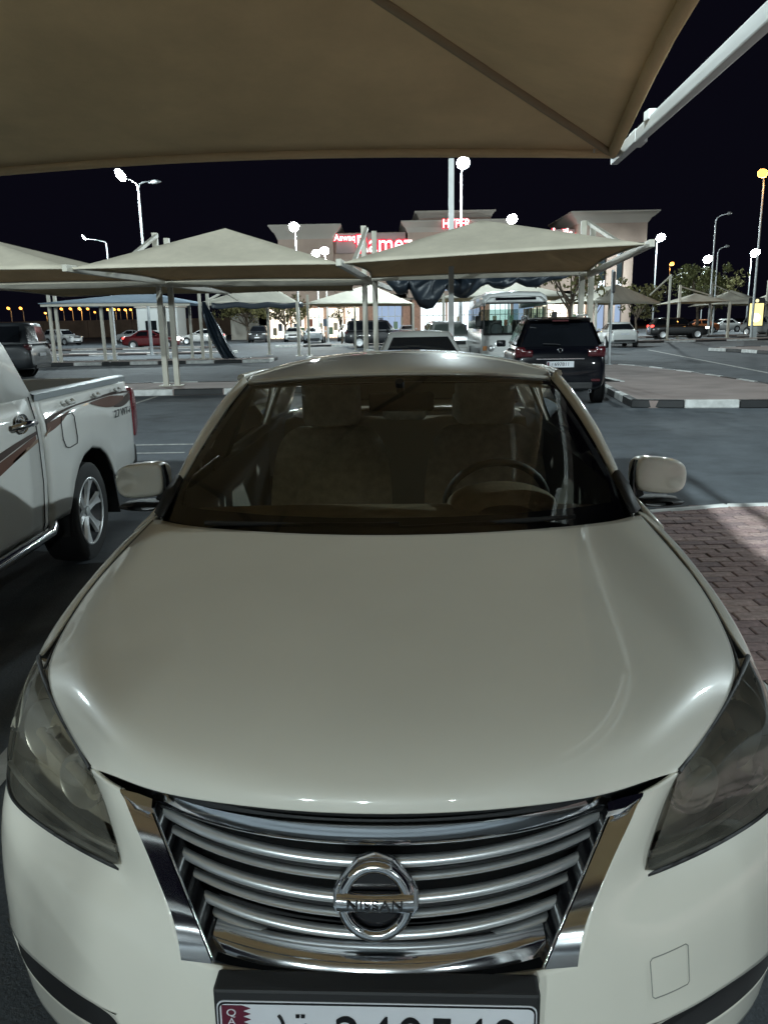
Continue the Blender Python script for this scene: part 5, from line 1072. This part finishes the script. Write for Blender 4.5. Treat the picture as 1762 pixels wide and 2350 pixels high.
def strokes(name, segs, x, z, y, sc, r):
    par = None
    for k, sg_ in enumerate(segs):
        P = [(x + p[0] * sc, y, z + p[1] * sc) for p in sg_]
        o = st(name, MB().tube(P, r, 6), SIGNW, par); st('sign_glow_back', MB().tube([(p[0], p[1] + .3, p[2]) for p in P], r * 2.3, 6), REDG, o)
AR = [[(5.9, 0), (5.95, 1.0), (5.9, 2.3)], [(5.5, .9), (5.5, .2), (5.15, .15), (5.1, .8), (5.05, .15), (4.7, .1), (4.65, .75), (4.6, .1), (4.2, -.05), (3.3, -.05)], [(3.3, -.05), (3.0, .2), (2.9, .7), (3.2, .8), (3.3, .4), (3.0, -.3), (2.6, -.5)], [(2.3, 0), (2.3, 1.6)], [(1.9, .2), (1.5, .3), (1.45, .8), (1.8, .9), (1.9, .4), (1.8, -.4), (1.2, -.6), (.8, .1)], [(1.35, 1.25), (1.4, 1.3)], [(1.75, 1.25), (1.8, 1.3)], [(-.9, 0), (-.9, 1.7)], [(-1.7, .6), (-1.6, -.3), (-2.2, -.6)], [(-2.4, .0), (-3.2, .1), (-3.4, .6), (-2.9, .7), (-2.8, 0)]]
st('sign_board', MB().box((20.2, .1, 11.3), (6.0, .5, 1.6)), MATS['sign_board'])
strokes('sign_letters', AR, 21.1, 11.4, -.3, .5, .10)

# ------------------------------------------------------------------ low buildings and wall far left
hut = thing('kiosk', 'pale grey kiosk beyond the red car', 'building', (-24.3, 92, 0))
obj('wall', MB().box((0, 0, 1.9), (4.4, 4, 3.8)), mat('kiosk_grey', (.46, .47, .46), .7), hut, bevel=.05); obj('door', MB().box((1.4, -2.03, 1.2), (.9, .06, 2.2)), BLACKP, hut); obj('window', MB().box((-.7, -2.03, 1.9), (1.2, .06, 1.0)), DARKG, hut); obj('roof', MB().box((0, 0, 3.9), (4.7, 4.4, .2)), CORN, hut)
fw_ = thing('boundary_wall', 'long low brown boundary wall under the orange lamps', 'wall', (-80, 168, 0))
for k in range(14): obj('wall_panel', MB().box((-56 + 9 * k, 0, 1.7), (8.9, .4, 3.4)), mat('far_wall', (.26, .17, .12), .9, noise=(.4, .3)), fw_)
# ------------------------------------------------------------------ cars near and far
make_car('sedan', 'silver saloon whose roof shows just over the white sedan', (.75, 16.6, 0), R(180), (.38, .38, .36))
make_car('offroad', 'dark grey off-roader seen side on behind the pickup bed', (-14.1, 28.2, 0), R(-90), (.025, .028, .032))
make_car('sedan', 'red saloon driving with lights on near the kiosk', (-18.3, 66.0, 0), R(90), (.10, .005, .008), name='moving_car', hl=1, tl=1)
make_car('sedan', 'white saloon facing the red car with its lights on', (-17.4, 80.0, 0), R(-82), (.55, .55, .54), name='moving_car', hl=1, tl=1)
make_car('sedan', 'white saloon seen from behind, left of the passing black SUV', (14.2, 49.5, 0), R(176), (.58, .58, .56))
make_car('suv', 'black SUV passing with its brake lights on, right of the white saloon', (24.0, 66.5, 0), R(84), (.008, .008, .009), name='moving_car', tl=1, hl=1)
make_car('sedan', 'white saloon in the lane left of the lit poster', (39.0, 94.0, 0), R(-80), (.55, .55, .54))
make_car('suv', 'grey SUV parked right of the lit poster', (33.6, 71.5, 0), R(20), (.20, .21, .21))
make_car('sedan', 'car with bright headlights beyond the black SUV', (31.8, 92.0, 0), R(12), (.10, .10, .10), name='moving_car', hl=1)
make_car('sedan', 'orange brown car half hidden behind the lamp poles', (34.6, 90.0, 0), R(-85), (.30, .09, .03))
row = [(-12.4, 84, 'suv', (.03, .03, .035), 'dark SUV at the left end of the row before the store', 0), (-8.9, 84.5, 'sedan', (.42, .43, .43), 'silver saloon second from the left before the store', 0), (-6.1, 76, 'sedan', (.36, .38, .40), 'pale saloon nearest the middle kerb', 180), (-3.2, 82, 'suv', (.5, .5, .5), 'white SUV before the warm lit windows', 180), (-.2, 84, 'sedan', (.05, .05, .055), 'black saloon before the brick pier', 0), (-3.3 + 6.2, 90, 'sedan', (.45, .45, .45), 'silver saloon beside the brick pier', 0)]
for x, y, kd, c, lab, rz in row: make_car(kd, lab, (x, y, 0), R(rz + rng.uniform(-4, 4)), c, group='cars parked before the store', detail=0)
make_car('offroad', 'black off-roader seen side on before the store entrance', (-.05, 57.5, 0), R(90), (.010, .010, .012), detail=0)
make_car('suv', 'white car with tall windscreen between the steel pole and the minibus', (2.75, 34.2, 0), R(4), (.5, .5, .48), glassm=SIDEG)
for x, y, kd, c, lab, rz in ((-34, 88, 'suv', (.4, .4, .4), 'white SUV far left under the orange lamps', 60), (-28.5, 96, 'sedan', (.3, .3, .3), 'grey saloon far left beside the boundary wall', 85), (17.8, 88, 'sedan', (.06, .05, .05), 'dark saloon before the cool lit windows', 170), (48, 98, 'suv', (.4, .4, .4), 'white SUV farthest to the right', 100), (20.3, 92, 'sedan', (.4, .4, .42), 'silver saloon before the warm windows at the tower', 0)): make_car(kd, lab, (x, y, 0), R(rz), c, detail=0)

# ------------------------------------------------------------------ lamp posts in view
lamp_post(-13.9, 49.7, 10, 'twin lamp post with one blazing head left of the beige shades', (-.8, -1), power=6500, heads=2, head=.68)
lamp_post(-7.5, 76.1, 10, 'bright lamp post in front of the left store tower', (0, -1), power=5500, head=.8)
lamp_post(4.7, 48.3, 10, 'bright lamp post right beside the tall square pole', (0, -1), power=6500, head=.64)
lamp_post(11.4, 73.5, 10, 'bright lamp post whose head sits on the near right shade', (0, -1), power=5500, head=.8)
lamp_post(30.3, 91.8, 10, 'bright lamp post right of the store tower', (0, -1), power=9000, head=.85)
lamp_post(48.9, 125.9, 10, 'distant lamp post behind the unlit pole', (0, -1), power=7000, head=1.2)
lamp_post(51.3, 115.6, 10, 'distant lamp post left of the orange street lamp', (0, -1), power=7000, head=1.15)
lamp_post(27.3, 60.5, 11.2, 'orange street lamp at the right edge', (-.6, -1), power=350, col=(1.0, .45, .10), head=.6)
lamp_post(28.4, 71.3, 10, 'unlit curved lamp post near the right edge', (.6, -.8), lit=0, power=0)
lamp_post(31.8, 78.8, 8, 'unlit thin lamp post right of the curved one', (.3, -1), lit=0, power=0)
lamp_post(-26.2, 81.2, 10, 'lamp post with two small heads at the far left', (-1, -.6), power=4500, head=.45, reach=1.9)
lamp_post(-5.9, 79.5, 8, 'cool white floodlight post at the shade gap', (0, -1), power=2500, head=.68)
lamp_post(-4.9, 76.9, 8, 'warm white floodlight post at the shade gap', (0, -1), power=2500, head=.7, col=(1, .9, .7))
# row of orange street lamps on the far road
ORD = 'first second third fourth fifth sixth seventh eighth ninth tenth eleventh twelfth thirteenth fourteenth fifteenth'.split()
for k, (px_, d) in enumerate(((33, 170), (62, 170), (89, 172), (140, 260), (178, 190), (198, 190), (218, 190), (236, 195), (250, 260), (280, 210), (294, 210), (304, 215), (318, 220), (330, 220), (345, 240))):
    x = (px_ - 881) / 1840 * d; t = lamp_post(x, d, 4.6 + d * .008, 'small orange street lamp, %s from the left on the far road' % ORD[k], (0, -1), power=700 if k % 3 == 0 else 0, col=(1.0, .45, .10), head=.62, group='orange street lamps on the far road')
for x, d, h in ((33.5, 150, 12.0), (66, 190, 13.5)):
    lamp_post(x, d, h, 'orange lamp %s' % ('above the leafy tree' if x > 50 else 'between the store tower and the leafy tree'), (0, -1), power=900, col=(1.0, .45, .10), head=.9)

# lit poster stand
ad = thing('lit_poster_stand', 'black poster stand with glowing yellow panel on the right', 'poster stand', (28.2, 62, 0), R(-8))
obj('frame', MB().box((0, 0, 1.95), (1.15, .2, 2.1)), BLACKP, ad, bevel=.04); obj('panel', MB().box((0, -.11, 1.78), (.98, .02, 1.62)), emitter('poster_yellow', (1.0, .88, .36), 1.5), ad); obj('panel_logo', MB().lathe([(0, 0), (.11, 0), (.13, .01), (.11, .02)], 16, 'Y', (0, -.13, 2.78)), emitter('poster_logo', (1.0, .9, .5), 1.4), ad)
obj('panel_art', MB().lathe([(0, 0), (.3, 0), (.33, .005)], 20, 'Y', (0, -.128, 1.55)), emitter('poster_white', (1.0, .97, .75), 2.6), ad); obj('leg', MB().box((0, 0, .45), (.35, .16, .9)), GALV, ad); obj('foot', MB().box((0, 0, .04), (.8, .5, .08)), GALV, ad)

# trees ------------------------------------------------------------------
LEAF = [mat('leaf_%d' % i, c, .7) for i, c in enumerate(((.10, .105, .035), (.075, .085, .03), (.12, .11, .04)))]; BARK = mat('bark', (.12, .09, .065), .9, noise=(8, .3))
def tree(label, loc, h, cr, nleaf=1500, leaf=.22, trunk=.16, seed=1, bare=False, flat=.75):
    rg = np.random.default_rng(seed); t = thing('tree', label, 'tree', loc); br = []
    tr = MB().tube([(0, 0, 0), (.05, 0, h * .2), (-.04, .05, h * .42), (.02, 0, h * .6)], [trunk, trunk * .8, trunk * .65, trunk * .45], 8); obj('trunk', tr, BARK, t, smooth=60)
    tips = []
    for k in range(11):
        a = rg.uniform(0, 6.28); z0 = h * rg.uniform(.28, .58); e = np.array([math.cos(a) * cr * rg.uniform(.5, .95), math.sin(a) * cr * rg.uniform(.5, .95), h * rg.uniform(.62, .98)])
        s_ = np.array([0, 0, z0]); m_ = s_ * .5 + e * .5 + rg.normal(0, .12 * cr, 3); obj('limb', MB().tube([s_, m_, e], [trunk * .45, trunk * .28, trunk * .1], 6), BARK, t, smooth=60); tips += [e, m_ * .4 + e * .6]
    f = MB(); cl = [(tips[rg.integers(len(tips))] + rg.normal(0, .22 * cr, 3) * np.array([1, 1, flat]), rg.uniform(.18, .42) * cr) for _ in range(34)]
    for k in range(nleaf):
        c, r = cl[rg.integers(len(cl))]; d = rg.normal(0, 1, 3); d /= np.linalg.norm(d); p = c + d * r * rg.uniform(.4, 1) * np.array([1, 1, flat])
        n1 = rg.normal(0, 1, 3); n1 /= np.linalg.norm(n1); n2 = np.cross(n1, rg.normal(0, 1, 3)); n2 /= np.linalg.norm(n2); L = leaf * rg.uniform(.6, 1.3)
        f.add([p - n1 * L * .5, p + n2 * L * .28, p + n1 * L * .5, p - n2 * L * .28], [(0, 1, 2, 3)])
    o = obj('crown', f, LEAF[seed % 3], t); tag(o, kind='stuff'); return t
tree('leafy yellow green tree lit by street lamps, right of the store', (31.5, 82, 0), 6.6, 2.9, 2600, .34, .2, 3)
tree('small tree with open branches behind the tall shade posts', (8.3, 36, .13), 4.3, 1.35, 520, .22, .11, 5)
tree('little tree in front of the store tower windows', (21.4, 82, 0), 6.2, 1.3, 420, .26, .12, 8)
tree('low dark bush tree behind the black SUV', (24.8, 80, 0), 4.2, 2.4, 1500, .34, .14, 11)
tree('dark tree between the orange lamp and the unlit poles', (38.5, 96, 0), 6.2, 3.2, 1500, .4, .18, 14)
tree('dark tree behind the hanging navy strip', (-15.8, 98, 0), 5.2, 3.0, 1500, .4, .18, 17)
tree('dark tree left of the store entrance row', (-11.0, 95, 0), 4.6, 2.6, 1300, .4, .18, 20)
tree('thin bare tree before the warm shop windows', (-3.05, 64.5, .13), 3.4, .9, 160, .2, .09, 23)
# ------------------------------------------------------------------ lamp posts beside and behind the viewer
lamp_post(-2.2, -2.6, 10.5, 'lit lamp post between the shades behind the viewer', (0.1, 1), power=10000, reach=.6)
lamp_post(-5.5, -35.5, 9.5, 'lit lamp post across the aisle behind the viewer', (0.1, 1), power=18500, head=1.0, soft=.4)
lamp_post(-15, -36, 9.5, 'lit lamp post behind the viewer, farther left', (0.1, 1), power=9000, head=1.0, soft=.4)
lamp_post(26, 10, 10, 'added unseen lamp post lighting the near aisle from the right', (-1, .1), power=12000)  # added out of view to brighten the aisle, pickup and minibus
lamp_post(-26, 12, 10, 'added unseen lamp post lighting the near aisle from the left', (1, .1), power=6000)  # put in out of view to light the aisle from this side
lamp_post(8.5, -37, 9.5, 'added lamp post behind the viewer, lighting the right headlamp', (-.1, 1), power=4000, head=1.0, soft=.4)  # added from behind to brighten the right headlamp
